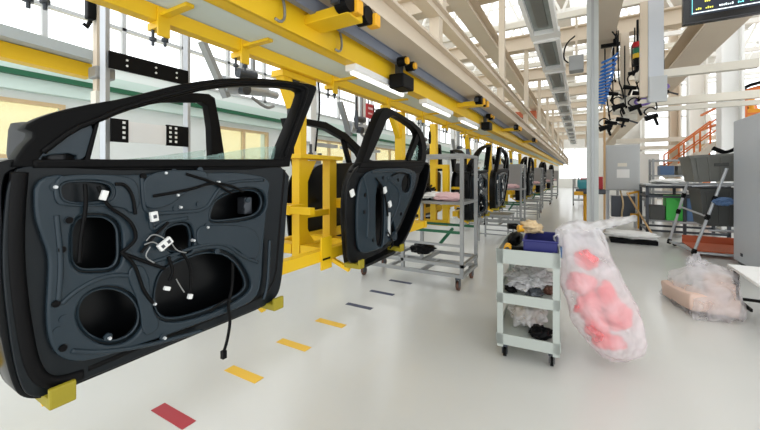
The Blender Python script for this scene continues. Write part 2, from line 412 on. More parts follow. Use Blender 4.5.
# tube lamps along the tray
for k, yb in enumerate((2.62, 4.0, 5.4)):
    t = thing('tube_lamp', '%s white tube lamp fixed beside the yellow beam' % ['nearest', 'middle', 'farthest'][k], 'lamp', (-1.53, yb, 2.28), 'tube lamps under the beam')
    a = MB(); a.box((-1.5, yb, 2.306), (.1, .9, .05), bev=.01); a.build('housing', 'white', t)
    a = MB(); a.cyl((-1.5, yb - .43, 2.268), (-1.5, yb + .43, 2.268), .016, n=10); a.build('tube', 'lamp', t)
# hooks under beam B
for k, yb in enumerate((1.42, 1.95)):
    a = MB(); a.tube([(-1.44, yb, 2.5), (-1.42, yb, 2.42), (-1.42, yb, 2.36), (-1.42, yb - .03, 2.33), (-1.42, yb - .07, 2.335)], .008, smooth=1)
    tag(a.build('hook', 'steel', smooth=True), ['small wire hook on the upper yellow beam before the first trolley arm', 'small wire hook on the upper yellow beam past the first trolley arm'][k], 'hook', 'wire hooks')
# orange hoist, far
t = thing('hoist', 'orange hoist box hanging above the line far down the hall', 'hoist', (-2.4, 17, 3.9))
a = MB(); a.box((-2.4, 17, 4.17), (1.3, .4, .34), bev=.02); a.build('body', 'orange_tray', t)
a = MB(); a.cyl((-2.7, 16.8, 3.98), (-2.1, 16.8, 3.98), .08); a.build('drum', 'brown', t)
a = MB(); a.b2(-2.43, -2.37, 16.97, 17.03, 4.33, 4.73); a.build('hanger', 'beige', t)

# row of framed ceiling panels
for k in range(13):
    y = 3.55 + k * 2.33
    nth = ['nearest', 'second', 'third', 'fourth', 'fifth', 'sixth', 'seventh', 'eighth', 'ninth', 'tenth', 'eleventh', 'twelfth', 'farthest'][k]
    t = thing('panel_lamp', '%s framed grey ceiling lamp panel in the row over the aisle' % nth, 'lamp panel', (-.58, y, 4.0), 'ceiling lamp panels')
    a = MB()
    for x in (-.77, -.39): a.b2(x - .03, x + .03, y - 1.0, y + 1.0, 3.98, 4.12)
    for dy in (-1.0, .94): a.b2(-.74, -.42, y + dy, y + dy + .06, 3.98, 4.12)
    a.build('frame', 'white', t)
    a = MB(); a.b2(-.74, -.42, y - .94, y + .94, 4.06, 4.1); a.build('panel', 'frosted', t)
    a = MB(); a.b2(-.66, -.5, y - .75, y + .75, 4.03, 4.06); a.build('tube_cover', 'bin_grey', t)
    for x in (-.72, -.44):
        a = MB(); a.cyl((x, y - .8, 4.1), (x, y - .8, 4.4), .012, n=8); a.build('hanger', 'alu', t)
    if k < 12:
        q = MB(); q.b2(-.82, -.34, y + 1.0, y + 1.33, 4.02, 4.1); q.build('joint_plate', 'white', t)

# ================================================================== DOORS
XN = -1.45
def fpl(mb, px_, x0, x1, holes=(), bev=0, sm=2): return mb.plate(chaikin(yz(px_, XN), sm), x0, x1, [chaikin(yz(h, XN), sm) for h in holes], bev)
def rim(mb, px_, x, r=.006, sm=2, off=0):
    pts = chaikin(yz(px_, XN), sm); mb.tube([(x, y, z) for y, z in pts], r, 6, closed=True)
G_near, G_far = 'front doors on the near side of the hangers', 'front doors on the far side of the hangers'
SPK = [(109 + 32 * math.cos(q / 14 * 2 * PI) * .97 + 6 * math.sin(q / 14 * 2 * PI), 315 + 27 * math.sin(q / 14 * 2 * PI) - 4 * math.cos(q / 14 * 2 * PI)) for q in range(14)]
HEX = [(72, 229), (79, 217), (94, 216), (107, 217), (118, 226), (119, 244), (119, 260), (112, 269), (95, 270), (80, 270), (72, 262), (72, 246)]
MID = [(164, 232), (172, 225), (188, 223), (192, 236), (190, 252), (176, 253), (166, 249)]
RGT = [(210, 216), (216, 199), (238, 190), (258, 190), (264, 202), (258, 215), (240, 219), (212, 222)]
BIG = [(159, 272), (180, 261), (208, 251), (232, 256), (247, 279), (245, 293), (207, 311), (166, 322), (153, 306)]
SLOT = [(58, 187), (66, 181), (100, 181), (112, 187), (110, 199), (96, 203), (62, 203)]
def front_door():
    t = thing('car_door', 'dark front car door closest to the camera, inner side with wiring facing us', 'car door', (XN, 1.1, .8), G_near)
    flange = [(292, 162), (289, 200), (286, 245), (284, 278), (280, 296), (270, 304), (240, 317), (180, 341), (120, 367), (80, 383), (52, 397), (34, 399), (24, 392), (15, 360), (8, 310), (4, 262), (6, 215), (10, 180), (24, 162), (160, 162)]
    a = MB(); fpl(a, flange, XN - .03, XN - .012, [SPK, HEX, MID, RGT, BIG], .004); a.build('inner_panel', 'flange_shaded', t)
    # raised stamping over the flange
    raised = [(34, 174), (33, 214), (41, 238), (48, 256), (47, 285), (45, 315), (48, 343), (60, 359), (84, 362), (126, 349), (188, 327), (238, 308), (254, 299), (260, 286), (262, 243), (267, 195), (270, 178), (240, 172), (188, 173), (88, 176)]
    grow = lambda P, d: inset_px(P, -d)
    a = MB(); fpl(a, raised, XN - .013, XN + .012, [inset_px(SPK, -3), inset_px(HEX, -3), inset_px(MID, -2), inset_px(RGT, -3), inset_px(BIG, -4), SLOT], .008)
    p = a.build('pressed_panel', 'door_panel', t)
    a = MB()
    for P in (SPK, HEX, MID, RGT, BIG): rim(a, P, XN - .01, .005)
    rim(a, SLOT, XN + .006, .004)
    a.build('opening_lip', 'door_panel', p)
    for nm, P, H in (('corner_plate', [(60, 175), (100, 174), (124, 176), (136, 182), (138, 208), (128, 214), (120, 206), (60, 207), (52, 200), (52, 182)], [inset_px(SLOT, -2)]),
                 ('top_plate', [(141, 171), (200, 169.5), (206, 174), (204, 186), (186, 190), (168, 206), (146, 210), (141, 200)], []),
                 ('arm_plate', [(194, 228), (206, 224), (250, 226), (258, 240), (256, 258), (244, 258), (232, 246), (206, 243), (194, 246)], []),
                 ('lower_plate', [(122, 270), (140, 262), (148, 280), (148, 304), (160, 326), (140, 338), (138, 305)], [])):
        a = MB(); fpl(a, P, XN + .01, XN + .02, H, .005); a.build(nm, 'door_panel', p)
    # pressed ridges
    a = MB()
    for P in ([(140, 178), (141, 200), (144, 214), (180, 212), (204, 210), (212, 196), (222, 182), (262, 180)],
              [(60, 303), (74, 290), (96, 278), (116, 274), (132, 276)], [(150, 262), (168, 256), (200, 244), (224, 243), (240, 256), (256, 262)],
              [(58, 178), (100, 178), (122, 180), (132, 190), (136, 205)], [(148, 216), (150, 232), (160, 222), (186, 218)],
              [(55, 215), (60, 262), (57, 300)], [(200, 330), (150, 344), (100, 352), (70, 350)], [(268, 240), (266, 285), (262, 299)]):
        a.tube([(XN + .012, y, z) for y, z in yz(P, XN)], .008, 8, smooth=2)
    a.build('stamped_rib', 'door_panel', p, smooth=True)
    # bolt bosses
    for q in ((53, 187), (67, 220), (60, 249), (172, 172), (198, 170), (163, 194), (174, 208), (205, 226), (225, 238), (215, 251), (106, 336), (161, 336), (56, 330), (150, 302), (197, 204), (246, 200), (258, 250), (62, 318), (60, 290)):
        y, z = yz([q], XN)[0]; a = MB(); a.cyl((XN + .008, y, z), (XN + .017, y, z), .013, n=12); a.build('boss', 'door_panel', p)
    for q in ((67, 220), (60, 249), (163, 174), (165, 185), (150, 182), (141, 176), (54, 303), (61, 347)):
        y, z = yz([q], XN)[0]; a = MB(); a.cyl((XN + .01, y, z), (XN + .0185, y, z), .011, n=12); a.build('bolt_hole', 'door_dark', p)
    for q in ((152, 303), (107, 337), (162, 337), (175, 195), (163, 173), (205, 227), (191, 240), (216, 182), (53, 187), (178, 207)):
        y, z = yz([q], XN)[0]; a = MB(); a.cyl((XN + .006, y, z), (XN + .026, y, z), .007, .005, n=10); a.build('glint_dot', 'glint_metal', p)  # small silver dots added as glints on the pressed panel
    # outer skin: shell behind, with a rim closing the edge
    skin = [(292, 160), (290, 200), (288, 245), (286, 278), (282, 297), (270, 307), (240, 320), (180, 345), (120, 371), (80, 388), (48, 402), (28, 402), (18, 394), (8, 360), (0, 315), (-5, 265), (-8, 215), (-8, 180), (0, 158), (60, 158), (160, 160)]
    s_out = chaikin(yz(skin, XN), 2)
    a = MB(); a.plate(s_out, XN - .155, XN - .14, bev=.006); a.plate(s_out, XN - .142, XN - .03, [inset(s_out, .035)], bev=.004)
    a.build('outer_panel', 'door_skin', t)
    # hinge side pressing between skin and inner panel (left edge)
    a = MB()
    a.tube([(XN - .02, y, z) for y, z in yz([(22, 172), (18, 220), (18, 265), (24, 320), (34, 372), (52, 386), (84, 376)], XN)], .022, 8, smooth=2)
    a.tube([(XN - .02, y, z) for y, z in yz([(286, 170), (280, 240), (276, 290), (240, 308), (160, 340), (90, 370)], XN)], .012, 8, smooth=2)
    a.build('weatherstrip', 'rubber', t, smooth=True)
    for zc in (215, 330):
        y, z = yz([(8, zc)], XN)[0]
        a = MB(); a.box((XN - .09, y - .02, z), (.07, .05, .07), bev=.006); a.cyl((XN - .09, y - .05, z - .05), (XN - .09, y - .05, z + .05), .014); a.build('hinge', 'door_dark', t)
    # window frame
    outer = [(12, 172), (20, 151), (38, 133), (22, 127), (48, 114), (83, 105), (126, 98), (155, 90.5), (190, 82), (233, 77), (276, 78.5), (300, 82), (314, 84), (319, 87), (316, 96), (304, 126), (293, 156), (291, 170)]
    inner = [(38, 164), (50, 148), (74, 131), (98, 124), (126, 111.5), (150, 105), (175, 97.5), (213, 88), (250, 85), (291, 87), (304, 90), (304.5, 95), (293, 126), (282, 152), (280, 164)]
    a = MB(); fpl(a, outer, XN - .085, XN - .01, [inner], .008, 1); f = a.build('window_frame', 'door_dark', t)
    a = MB(); a.tube([(XN - .008, y, z) for y, z in yz([(44, 152), (74, 129), (98, 120), (126, 107), (175, 93), (213, 84), (250, 81), (291, 83), (308, 87), (308, 94), (296, 126), (286, 156)], XN)], .009, 8, smooth=1); a.build('frame_seal', 'rubber', f, smooth=True)
    a = MB(); fpl(a, [(30, 166), (44, 152), (74, 130), (99, 122), (87, 166)], XN - .04, XN - .012, [[(42, 162), (45, 155), (78, 153), (78, 162)]], .004, 1); a.build('sail_panel', 'door_panel', t)
    a = MB(); fpl(a, [(42, 162), (45, 155), (78, 153), (78, 162)], XN - .042, XN - .035, (), 0, 1); a.build('sail_recess', 'door_dark', t)
    a = MB(); fpl(a, [(84, 166), (96, 124), (100.5, 122), (89.5, 166)], XN - .05, XN - .004, (), .004, 0); a.build('divider_bar', 'door_dark', t)
    a = MB(); fpl(a, [(34, 159.5), (284, 159), (284, 167), (34, 168)], XN - .07, XN - .002, (), .008, 0); a.build('belt_strip', 'door_dark', t)
    a = MB(); fpl(a, [(92, 163), (110, 163), (200, 158), (262, 147), (283, 146), (280, 163)], XN - .058, XN - .054, (), 0, 0); a.build('window_glass', 'glass', t)
    # mirror on the outside
    a = MB(); y, z = yz([(14, 150)], XN - .2)[0]
    a.box((XN - .2, .475, 1.605), (.2, .1, .15), rz=.2, ry=.12, bev=.035); a.box((XN - .1, .47, 1.55), (.14, .05, .05), bev=.01); a.build('side_mirror', 'mirror_shell', t, smooth=True)
    # wiring
    a = MB()
    for P in ([(82, 184), (83, 205), (78, 235), (76, 262)], [(95, 186), (104, 206), (118, 214), (128, 222), (134, 236), (128, 244), (118, 252)], [(118, 252), (130, 262), (136, 276), (140, 290), (150, 302)],
              [(112, 184), (122, 184), (130, 196), (132, 214)], [(165, 222), (150, 236), (138, 252)], [(165, 256), (170, 270), (166, 280)], [(176, 248), (186, 262), (188, 280), (186, 294)],
              [(150, 196), (185, 190), (210, 182), (230, 186), (240, 192)], [(183, 174), (210, 182), (228, 193)], [(207, 310), (222, 298), (228, 300)],
              [(118, 252), (150, 264), (162, 268)]):
        a.tube([(XN + .022 + .004 * (i % 2), y, z) for i, (y, z) in enumerate(yz(P, XN))], .006, 6, smooth=2)
    wr = a.build('wiring_harness', 'cable', t, smooth=True)
    a = MB(); a.tube([(XN + .026, y, z) for y, z in yz([(229, 262), (229, 285), (224, 305), (227, 318), (224, 338), (220, 351)], XN)], .007, 8, smooth=2); q_ = yz([(220, 353)], XN)[0]; a.box((XN + .026, q_[0], q_[1]), (.02, .02, .035)); a.build('loose_cable', 'cable', t, smooth=False)
    a = MB()
    for P in ([(142, 240), (148, 233), (158, 236), (164, 242)], [(140, 244), (150, 240), (160, 250)], [(146, 246), (140, 256), (150, 262)], [(166, 240), (172, 250), (182, 252)], [(180, 291), (176, 285), (172, 278)]):
        a.tube([(XN + .03, y, z) for y, z in yz(P, XN)], .0025, 6, smooth=2)
    a.build('thin_wires', 'steel', wr, smooth=True)
    for (cx, cy, w_, h_, rr) in ((99, 195, .025, .045, .3), (149, 216, .035, .05, -.15), (160, 243, .075, .038, -.6), (162, 287, .03, .02, .4), (185, 295, .022, .026, .3)):
        y, z = yz([(cx, cy)], XN)[0]
        a = MB(); a.box((XN + .035, y, z), (.016, w_ * .75, h_ * .75), rx=-rr, bev=.003); pl = a.build('connector', 'white_plastic', wr)
        if cx in (149, 160):
            a = MB()
            for d in ((-.013, .013) if cx == 160 else (0,)): a.box((XN + .0435, y + d * math.cos(rr), z - d * math.sin(rr)), (.002, .012, .013), rx=-rr)
            a.build('contact_window', 'gunmetal', wr)
    a = MB(); fpl(a, [(146, 272), (156, 264), (162, 280), (161, 298), (150, 300)], XN - .09, XN - .08, (), 0, 0); a.build('motor_plate', 'grey_paint', t)
    y, z = yz([(254, 206)], XN)[0]
    a = MB(); a.box((XN - .07, y, z), (.06, .05, .09), bev=.01); a.cyl((XN - .04, y - .02, z), (XN - .03, y - .02, z), .018); a.build('latch', 'gunmetal', t)
    return t
def inset_px(P, d):
    cx = sum(p[0] for p in P) / len(P); cy = sum(p[1] for p in P) / len(P); out = []
    for x, y in P:
        L = math.hypot(x - cx, y - cy); k = (L - d) / L; out.append((cx + (x - cx) * k, cy + (y - cy) * k))
    return out
def mirror_tree(o, X, label, group, parent=None):
    """a mirrored door for the other side of the hanger: copies every part with its own flipped mesh"""
    c = o.copy(); C.objects.link(c)
    if o.type == 'MESH':
        c.data = o.data.copy()
        for v in c.data.vertices: v.co.x = -v.co.x
        c.data.flip_normals()
    if parent is not None: c.parent = parent; c.location = Vector((-o.location.x, o.location.y, o.location.z))
    else:
        c.location = Vector((2 * X - o.location.x, o.location.y, o.location.z)); c['label'] = label; c['group'] = group
    for ch in list(o.children): mirror_tree(ch, X, None, None, c)
    return c
FD = front_door()

SLT = [(375, 187), (382, 185), (384, 200), (383, 243), (379, 246), (375, 240)]
SL2 = [(389, 220), (392, 219), (396, 236), (393, 239), (389, 236)]
OVL = [(402, 182), (405, 175), (410, 176), (410, 186), (406, 192), (402, 190)]
def rear_door():
    t = thing('car_door', 'dark rear car door with slanted window divider, closest of its kind', 'car door', (XN, 2.6, .83), 'rear doors on the near side of the hangers')
    body = [(422, 162), (421, 174), (417, 189), (410, 207), (399, 234), (389, 249), (372, 257), (356, 264), (350, 262), (348.5, 238), (347, 218), (348, 192), (353, 175), (360, 165), (372, 162)]
    a = MB(); fpl(a, body, XN - .03, XN - .012, [SLT, SL2, OVL], .004); a.build('inner_panel', 'door_skin', t)
    raised = [(417, 168), (414, 187), (407, 205), (396, 231), (387, 244), (372, 252), (359, 254), (356, 238), (356, 200), (360, 178), (372, 168)]
    a = MB(); fpl(a, raised, XN - .013, XN + .01, [inset_px(SLT, -2), inset_px(SL2, -1.5), inset_px(OVL, -1.5)], .008); p = a.build('pressed_panel', 'door_panel', t)
    a = MB()
    for P in ([(362, 176), (368, 200), (366, 238)], [(386, 178), (399, 190), (398, 205), (386, 232)], [(370, 172), (390, 172), (412, 172)]):
        a.tube([(XN + .01, y, z) for y, z in yz(P, XN)], .009, 8, smooth=2)
    a.build('stamped_rib', 'door_panel', p, smooth=True)
    for q in ((363, 212), (364, 195), (382, 178), (397, 180), (380, 192), (400, 214), (372, 240)):
        y, z = yz([q], XN)[0]; a = MB(); a.cyl((XN + .008, y, z), (XN + .014, y, z), .016, n=12); a.build('bolt_hole', 'door_dark', p)
    so = chaikin(yz([(424, 160), (423, 175), (419, 190), (412, 208), (401, 236), (390, 252), (372, 260), (354, 268), (348, 266), (346, 240), (344.5, 218), (345.5, 190), (350, 173), (358, 162), (372, 160)], XN - .11), 2)
    a = MB(); a.plate(so, XN - .155, XN - .14, bev=.006); a.plate(so, XN - .142, XN - .03, [inset(so, .03)], bev=.004); a.build('outer_panel', 'door_skin', t)
    outer = [(356, 174), (360, 168), (365, 159), (375, 128), (383, 110), (387, 107), (393, 109), (404, 115), (419, 125), (425, 134), (428, 148), (426.5, 164), (420, 176)]
    inner = [(368, 166), (380, 140), (391, 113.5), (404, 119.5), (416, 128), (420.5, 136), (423.5, 148), (422, 163)]
    a = MB(); fpl(a, outer, XN - .085, XN - .01, [inner], .006, 1); f = a.build('window_frame', 'door_dark', t)
    a = MB(); fpl(a, [(419, 133), (422, 137), (411, 165), (408, 165)], XN - .06, XN - .02, (), .003, 0); a.build('divider_bar', 'door_dark', t)
    a = MB(); fpl(a, [(362, 162), (423, 161), (423, 167), (360, 168)], XN - .07, XN - .004, (), .008, 0); a.build('belt_strip', 'door_dark', t)
    a = MB(); fpl(a, [(420, 139), (423, 148), (421.5, 163), (411, 163)], XN - .056, XN - .052, (), 0, 0); a.build('window_glass', 'glass', t)
    a = MB(); y, z = yz([(387.5, 224)], XN)[0]; a.box((XN + .015, y, z), (.012, .035, .2), rx=.0, bev=.004); a.build('guide_strip', 'grey_paint', t)
    a = MB()
    for P in ([(374, 178), (380, 186), (384, 200), (386, 216)], [(390, 176), (398, 172), (405, 174)], [(386, 232), (392, 244), (388, 248)]):
        a.tube([(XN + .02, y, z) for y, z in yz(P, XN)], .007, 6, smooth=2)
    wr = a.build('wiring_harness', 'cable', t, smooth=True)
    for cx, cy in ((387, 204), (349, 193), (382, 190)):
        y, z = yz([(cx, cy)], XN)[0]; a = MB(); a.box((XN + .028, y, z), (.016, .04, .05), rx=.4, bev=.003); a.build('connector', 'white_plastic', wr)
    return t
RD = rear_door()
CARX = -1.98
FDF = mirror_tree(FD, CARX, 'far-side front car door, its dark frame seen through the first window', G_far)
RDF = mirror_tree(RD, CARX, 'dark rear car door on the far side, behind the nearest yellow hanger frame', 'rear doors on the far side of the hangers')
def drop_child(o, name):
    for ch in list(o.children):
        if ch.name.split('.')[0] == name:
            for g in list(ch.children): bpy.data.objects.remove(g)
            bpy.data.objects.remove(ch)
RDF.location.y += .45
for n_ in ('window_frame', 'sail_panel', 'sail_recess', 'divider_bar', 'window_glass', 'side_mirror'): drop_child(FDF, n_)
for n_ in ('window_frame', 'divider_bar', 'window_glass'): drop_child(RDF, n_)
XF = -2.5
def band(P, t_, nm, m='door_dark', x0=.0, x1=.075, parent=None, bev=.006):
    a = MB(); a.plate(yz(P, XF), XF + x0, XF + x1, (), bev); return a.build(nm, m, t_)
band([(20, 163), (30, 150), (60, 128), (95, 112), (128, 100), (160, 95), (190, 94), (203, 95), (209, 99), (214, 125), (220, 165), (206.5, 165), (205, 128), (202, 107), (196, 103), (160, 103), (130, 108), (98, 121), (66, 138), (44, 156), (36, 164)], FDF, 'window_frame')
band([(200, 163), (203, 150), (150, 157), (90, 162)], FDF, 'window_glass', 'glass', .03, .034, bev=0)
band([(280, 118.5), (300, 119), (321, 122.5), (342, 134), (359, 150), (368, 168), (361, 168), (354, 154), (340, 140), (320, 129), (302, 125), (290, 125), (299, 168), (292, 168)], RDF, 'window_frame')
band([(339, 138), (342, 139), (350, 167), (346.5, 167)], RDF, 'divider_bar', 'door_dark', .01, .05, bev=.002)
nth = ['second', 'third', 'fourth', 'fifth', 'sixth']
for k in range(1, 5):
    dy = 4.97 * k
    copy_tree(FD, (0, dy, 0), 'dark front car door on the near side of the %s hanger down the line' % nth[k - 1])
    copy_tree(RD, (0, dy, 0), 'dark rear car door on the near side of the %s hanger down the line' % nth[k - 1])
    if k < 3:
        copy_tree(FDF, (0, dy, 0), 'dark front car door on the far side of the %s hanger down the line' % nth[k - 1])
        copy_tree(RDF, (0, dy, 0), 'dark rear car door on the far side of the %s hanger down the line' % nth[k - 1])

# ================================================================== YELLOW HANGERS
def hanger():
    X = -2.0
    t = thing('door_hanger', 'yellow door hanger frame nearest the camera, between the front and rear doors', 'door hanger', (X, 2.3, .8), 'yellow door hangers')
    a = MB(); a.b2(X - .035, X + .035, 2.14, 2.21, 1.66, 2.0); a.build('post', 'yellow', t)
    a = MB(); a.b2(X - .035, X + .035, 2.06, 2.13, 1.9, 2.3); a.build('drop_rod', 'gunmetal', t)
    a = MB(); a.bar((X, 1.98, 2.27), (X, 2.13, 1.98), .08); a.b2(X - .06, X + .06, 1.92, 2.3, 2.25, 2.294); a.build('bracket', 'yellow', t)
    a = MB(); a.b2(X - .05, X + .05, 3.95, 4.05, .86, 2.294); a.b2(X - .05, X + .35, 3.97, 4.03, .86, .94); a.build('rear_post', 'yellow', t)
    a = MB(); a.bar((X, 3.95, 1.98), (X, 3.72, 2.27), .06); a.build('bracket', 'yellow', t)
    a = MB(); a.box((X, 2.35, 1.65), (.2, .56, .035), bev=.005); a.build('top_plate', 'yellow', t)
    for y, z0 in ((2.17, .84), (2.56, .74)):
        a = MB(); a.b2(X - .04, X + .04, y - .05, y + .05, z0, 1.635); a.build('upright', 'yellow', t)
    for z in (1.17, .9):
        a = MB(); a.b2(X - .03, X + .03, 2.22, 2.51, z - .025, z + .025); a.build('crossbar', 'yellow', t)
    a = MB(); a.plate([(2.22, 1.62), (2.22, 1.42), (2.26, 1.5), (2.34, 1.62)], X - .03, X + .03); a.build('gusset', 'yellow', t)
    a = MB(); a.plate([(2.22, .93), (2.22, 1.08), (2.26, 1.0), (2.32, .93)], X - .03, X + .03); a.build('gusset', 'yellow', t)
    a = MB()
    for y in (2.3, 2.42): a.cyl((X, y, 1.667), (X, y, 1.69), .02, n=6)
    a.cyl((X + .02, 2.28, 1.667), (X + .02, 2.28, 1.76), .012, n=8)
    a.build('bolt', 'gunmetal', t)
    for sx in (1, -1):
        # holding arms at belt height, out to both doors
        for y0, y1 in ((1.95, 2.12), (2.61, 2.9)):
            a = MB(); a.b2(X + sx * .03, X + sx * .1, y0, y1, 1.2, 1.27); a.b2(X + sx * .09, X + sx * .3, (y0 if y0 < 2 else y1 - .05), (y0 + .05 if y0 < 2 else y1), 1.21, 1.26); a.build('arm', 'yellow', t)
        xr = X + sx * .3
        a = MB()
        a.b2(xr - .035, xr + .035, .3, 4.03, .86, .94); a.build('lower_rail', 'yellow', t)
        a = MB(); a.b2(min(X + sx * .05, xr), max(X + sx * .05, xr), 2.12, 2.22, .86, .94); a.build('tie_bar', 'yellow', t)
        a = MB(); a.b2(min(X + sx * .05, xr), max(X + sx * .05, xr), 2.51, 2.61, .86, .94); a.build('tie_bar', 'yellow', t)
        a = MB(); a.b2(xr - .03, xr + .03, 3.62, 3.72, .94, 1.2); a.build('end_post', 'yellow', t)
        # plates with slots near the uprights
        a = MB(); a.b2(xr + .036, xr + .05, 2.02, 2.14, .8, 1.04); a.build('clamp_plate', 'yellow', t)
        a = MB(); a.b2(xr - .02, xr + .05, 2.5, 2.8, .8, .858); a.build('clamp_plate', 'yellow', t)
        a = MB(); a.b2(xr + sx * .0505, xr + sx * .052, 2.03, 2.12, .87, .885); a.b2(xr + sx * .0355, xr + sx * .037, 2.6, 2.75, .89, .905); a.build('slot', 'black', t)
        for yp in ((.465, 1.375, 2.2, 2.88) if sx > 0 else (.56, 1.36, 2.68, 3.3)):
            zt = .812 if yp < 2 else .842
            a = MB(); xd = X + sx * .51
            a.box((xd, yp, zt - .02), (.13, .068, .035), bev=.006); a.box((X + sx * .576, yp, zt - .005), (.018, .068, .065), bev=.006); a.build('pad', 'olive_pad', t)
            a = MB(); a.bar((xr, yp, .845), (xd - sx * .04, yp, zt - .06), .03); a.build('pad_bracket', 'yellow', t)
    return t
HG = hanger()
for k in range(1, 5):
    copy_tree(HG, (0, 4.97 * k, 0), 'yellow door hanger frame, %s along the line' % nth[k - 1])
# yellow fixture hanging from the beam behind the rack trolley
def fixture(x, y, label):
    t = thing('door_fixture', label, 'fixture', (x, y, .7), 'yellow fixtures')
    a = MB(); a.b2(x - .24, x + .24, y - .05, y + .05, 1.6, 1.66); a.build('top_bar', 'yellow', t)
    for dx in (-.2, .0, .2):
        a = MB(); a.b2(x + dx - .045, x + dx + .045, y - .04, y + .04, .72 if dx else .8, 1.6); a.build('upright', 'yellow', t)
    a = MB(); a.b2(x - .24, x + .24, y - .06, y + .06, .72, .8); a.b2(x - .24, x + .1, y - .05, y + .05, 1.1, 1.16); a.build('crossbar', 'yellow', t)
    a = MB(); a.b2(x - .05, x + .05, y - .05, y + .05, 1.66, 2.297); a.build('post', 'yellow', t)
    return t
fixture(-2.02, 5.22, 'yellow fixture frame hanging behind the grey rack trolley')
fixture(-2.02, 10.19, 'yellow fixture frame hanging behind the second rack trolley')

# ================================================================== FLOOR MARKINGS
for k, (c, lab) in enumerate((('mark_red', 'red tape strip on the floor, nearest the camera'), ('mark_yellow', 'yellow tape strip next to the red one'), ('mark_yellow', 'middle one of the three yellow tape strips'), ('mark_yellow', 'yellow tape strip next to the dark blue one'),
        ('mark_blue', 'dark blue tape strip nearest the yellow ones'), ('mark_blue', 'middle one of the three dark blue tape strips'), ('mark_blue', 'dark blue tape strip farthest along, under the rack'))):
    y = 1.26 + .528 * k; h = .043 if k < 4 else .034
    a = MB(); a.b2(-2.38, -2.04, y - h, y + h, .0005, .003); tag(a.build('floor_tape', c), lab, 'floor marking', 'floor tape strips')

# ================================================================== LEFT BACKGROUND
for x, y, lab in ((-2.9, 1.18, 'left aluminium post hanging behind the front door window'), (-2.9, 1.77, 'right aluminium post carrying the black plates')):
    t = thing('aluminium_post', lab, 'post', (x, y, 1.2), 'aluminium profile posts')
    a = MB(); a.box((x, y, 2.96), (.042, .042, 3.52), rz=.5, bev=.004); a.build('profile', 'alu', t)
    a = MB(); a.b2(-3.42, x + .05, y - .03, y + .03, 4.716, 4.776); a.build('top_arm', 'alu', t)
def lerp2(u): return (-2.86 + .0 * u, 1.18 + .59 * u)
t = thing('mounting_plate', 'long black plate with white holes between the aluminium posts, upper one', 'plate', (-2.87, 1.47, 2.24))
a = MB(); a.b2(-2.875, -2.86, 1.19, 1.76, 2.25, 2.37); a.build('plate', 'black', t)
a = MB()
for y in (1.3, 1.5, 1.66): a.cyl((-2.861, y, 2.29), (-2.855, y, 2.29), .008, n=8); a.cyl((-2.861, y, 2.33), (-2.855, y, 2.33), .008, n=8)
a.build('white_hole', 'white', t)  # white discs laid on the black plate in place of its holes
t = thing('perforated_plate', 'black perforated plates holding a white sheet, between the aluminium posts, lower one', 'plate', (-2.87, 1.47, 1.73))
for y0, y1 in ((1.2, 1.31), (1.58, 1.76)):
    a = MB(); a.b2(-2.875, -2.86, y0, y1, 1.735, 1.9); pl = a.build('plate', 'black', t)
    a = MB()
    for yy in ((y1 - .03,) if y0 < 1.3 else (y0 + .03, y0 + .075)):
        for q in range(4): a.b2(-2.861, -2.857, yy - .009, yy + .009, 1.76 + q * .036, 1.778 + q * .036)
    a.build('square_hole', 'white', pl)
a = MB(); a.b2(-2.872, -2.865, 1.31, 1.58, 1.74, 1.89); a.build('sheet', 'white', t)
t = thing('drop_post', 'beige drop post with grey clamp left of the aluminium post', 'post', (-3.0, 1.13, 2.0))
a = MB(); a.b2(-3.03, -2.97, 1.16, 1.22, 2.02, 4.7); a.build('post', 'beige', t)
a = MB(); a.box((-2.97, 1.19, 2.22), (.12, .12, .08), bev=.01); a.build('clamp', 'steel', t)
a = MB(); a.box((-3.0, 1.19, 2.05), (.08, .08, .09)); a.build('end_block', 'cream', t)
a = MB(); a.box((-2.99, 1.13, 2.66), (.06, .05, .14), bev=.01); a.tube([(-2.99, 1.13, 2.58), (-2.99, 1.11, 2.53), (-2.99, 1.09, 2.55)], .014); a.build('switch', 'black', t)
# hanging nutrunner manipulators left of the line
def manip(x, y, z, lab, sign=False):
    t = thing('manipulator', lab, 'manipulator', (x, y, z), 'hanging manipulators')
    a = MB(); a.bar((x, y - .55, z + .42), (x, y - .25, z - .12), .09, .05); a.build('link_arm', 'steel', t)
    a = MB(); a.cyl((x, y - .3, z + .02), (x + .02, y + .3, z + .06), .1, .07); a.cyl((x, y + .28, z + .05), (x, y + .5, z + .05), .05); a.build('drive_body', 'alu', t, smooth=False)
    a = MB(); a.cyl((x + .06, y - .15, z + .18), (x + .06, y + .1, z + .2), .055); a.cyl((x + .06, y - .1, z + .0), (x + .16, y - .1, z - .02), .06); a.build('motor', 'gunmetal', t)
    for dy in (-.04, .12):
        a = MB(); a.b2(x - .02, x + .02, y + dy - .02, y + dy + .02, z + .1, 4.4); a.build('hanger', 'steel', t)
    a = MB(); a.tube([(x, y + .1, z - .05), (x + .04, y + .3, z - .16), (x, y + .45, z - .1)], .02, smooth=2); a.build('handle_bar', 'steel', t, smooth=True)
    if sign:
        a = MB(); a.b2(x + .1, x + .13, y + .1, y + .36, z + .24, z + .5); s = a.build('sign_board', 'red', t)
        a = MB(); a.b2(x + .1305, x + .134, y + .14, y + .3, z + .4, z + .44); a.b2(x + .1305, x + .134, y + .14, y + .28, z + .31, z + .34); a.build('sign_print', 'pink', s)
    return t
manip(-3.5, 2.85, 2.5, 'grey hanging nutrunner manipulator above the front door window')
manip(-3.5, 5.3, 2.3, 'grey hanging manipulator with a small red sign', True)
manip(-3.5, 8.2, 2.2, 'grey hanging manipulator further along, behind the rack trolley')
manip(-3.5, 11.2, 2.2, 'farthest grey hanging manipulator left of the line')
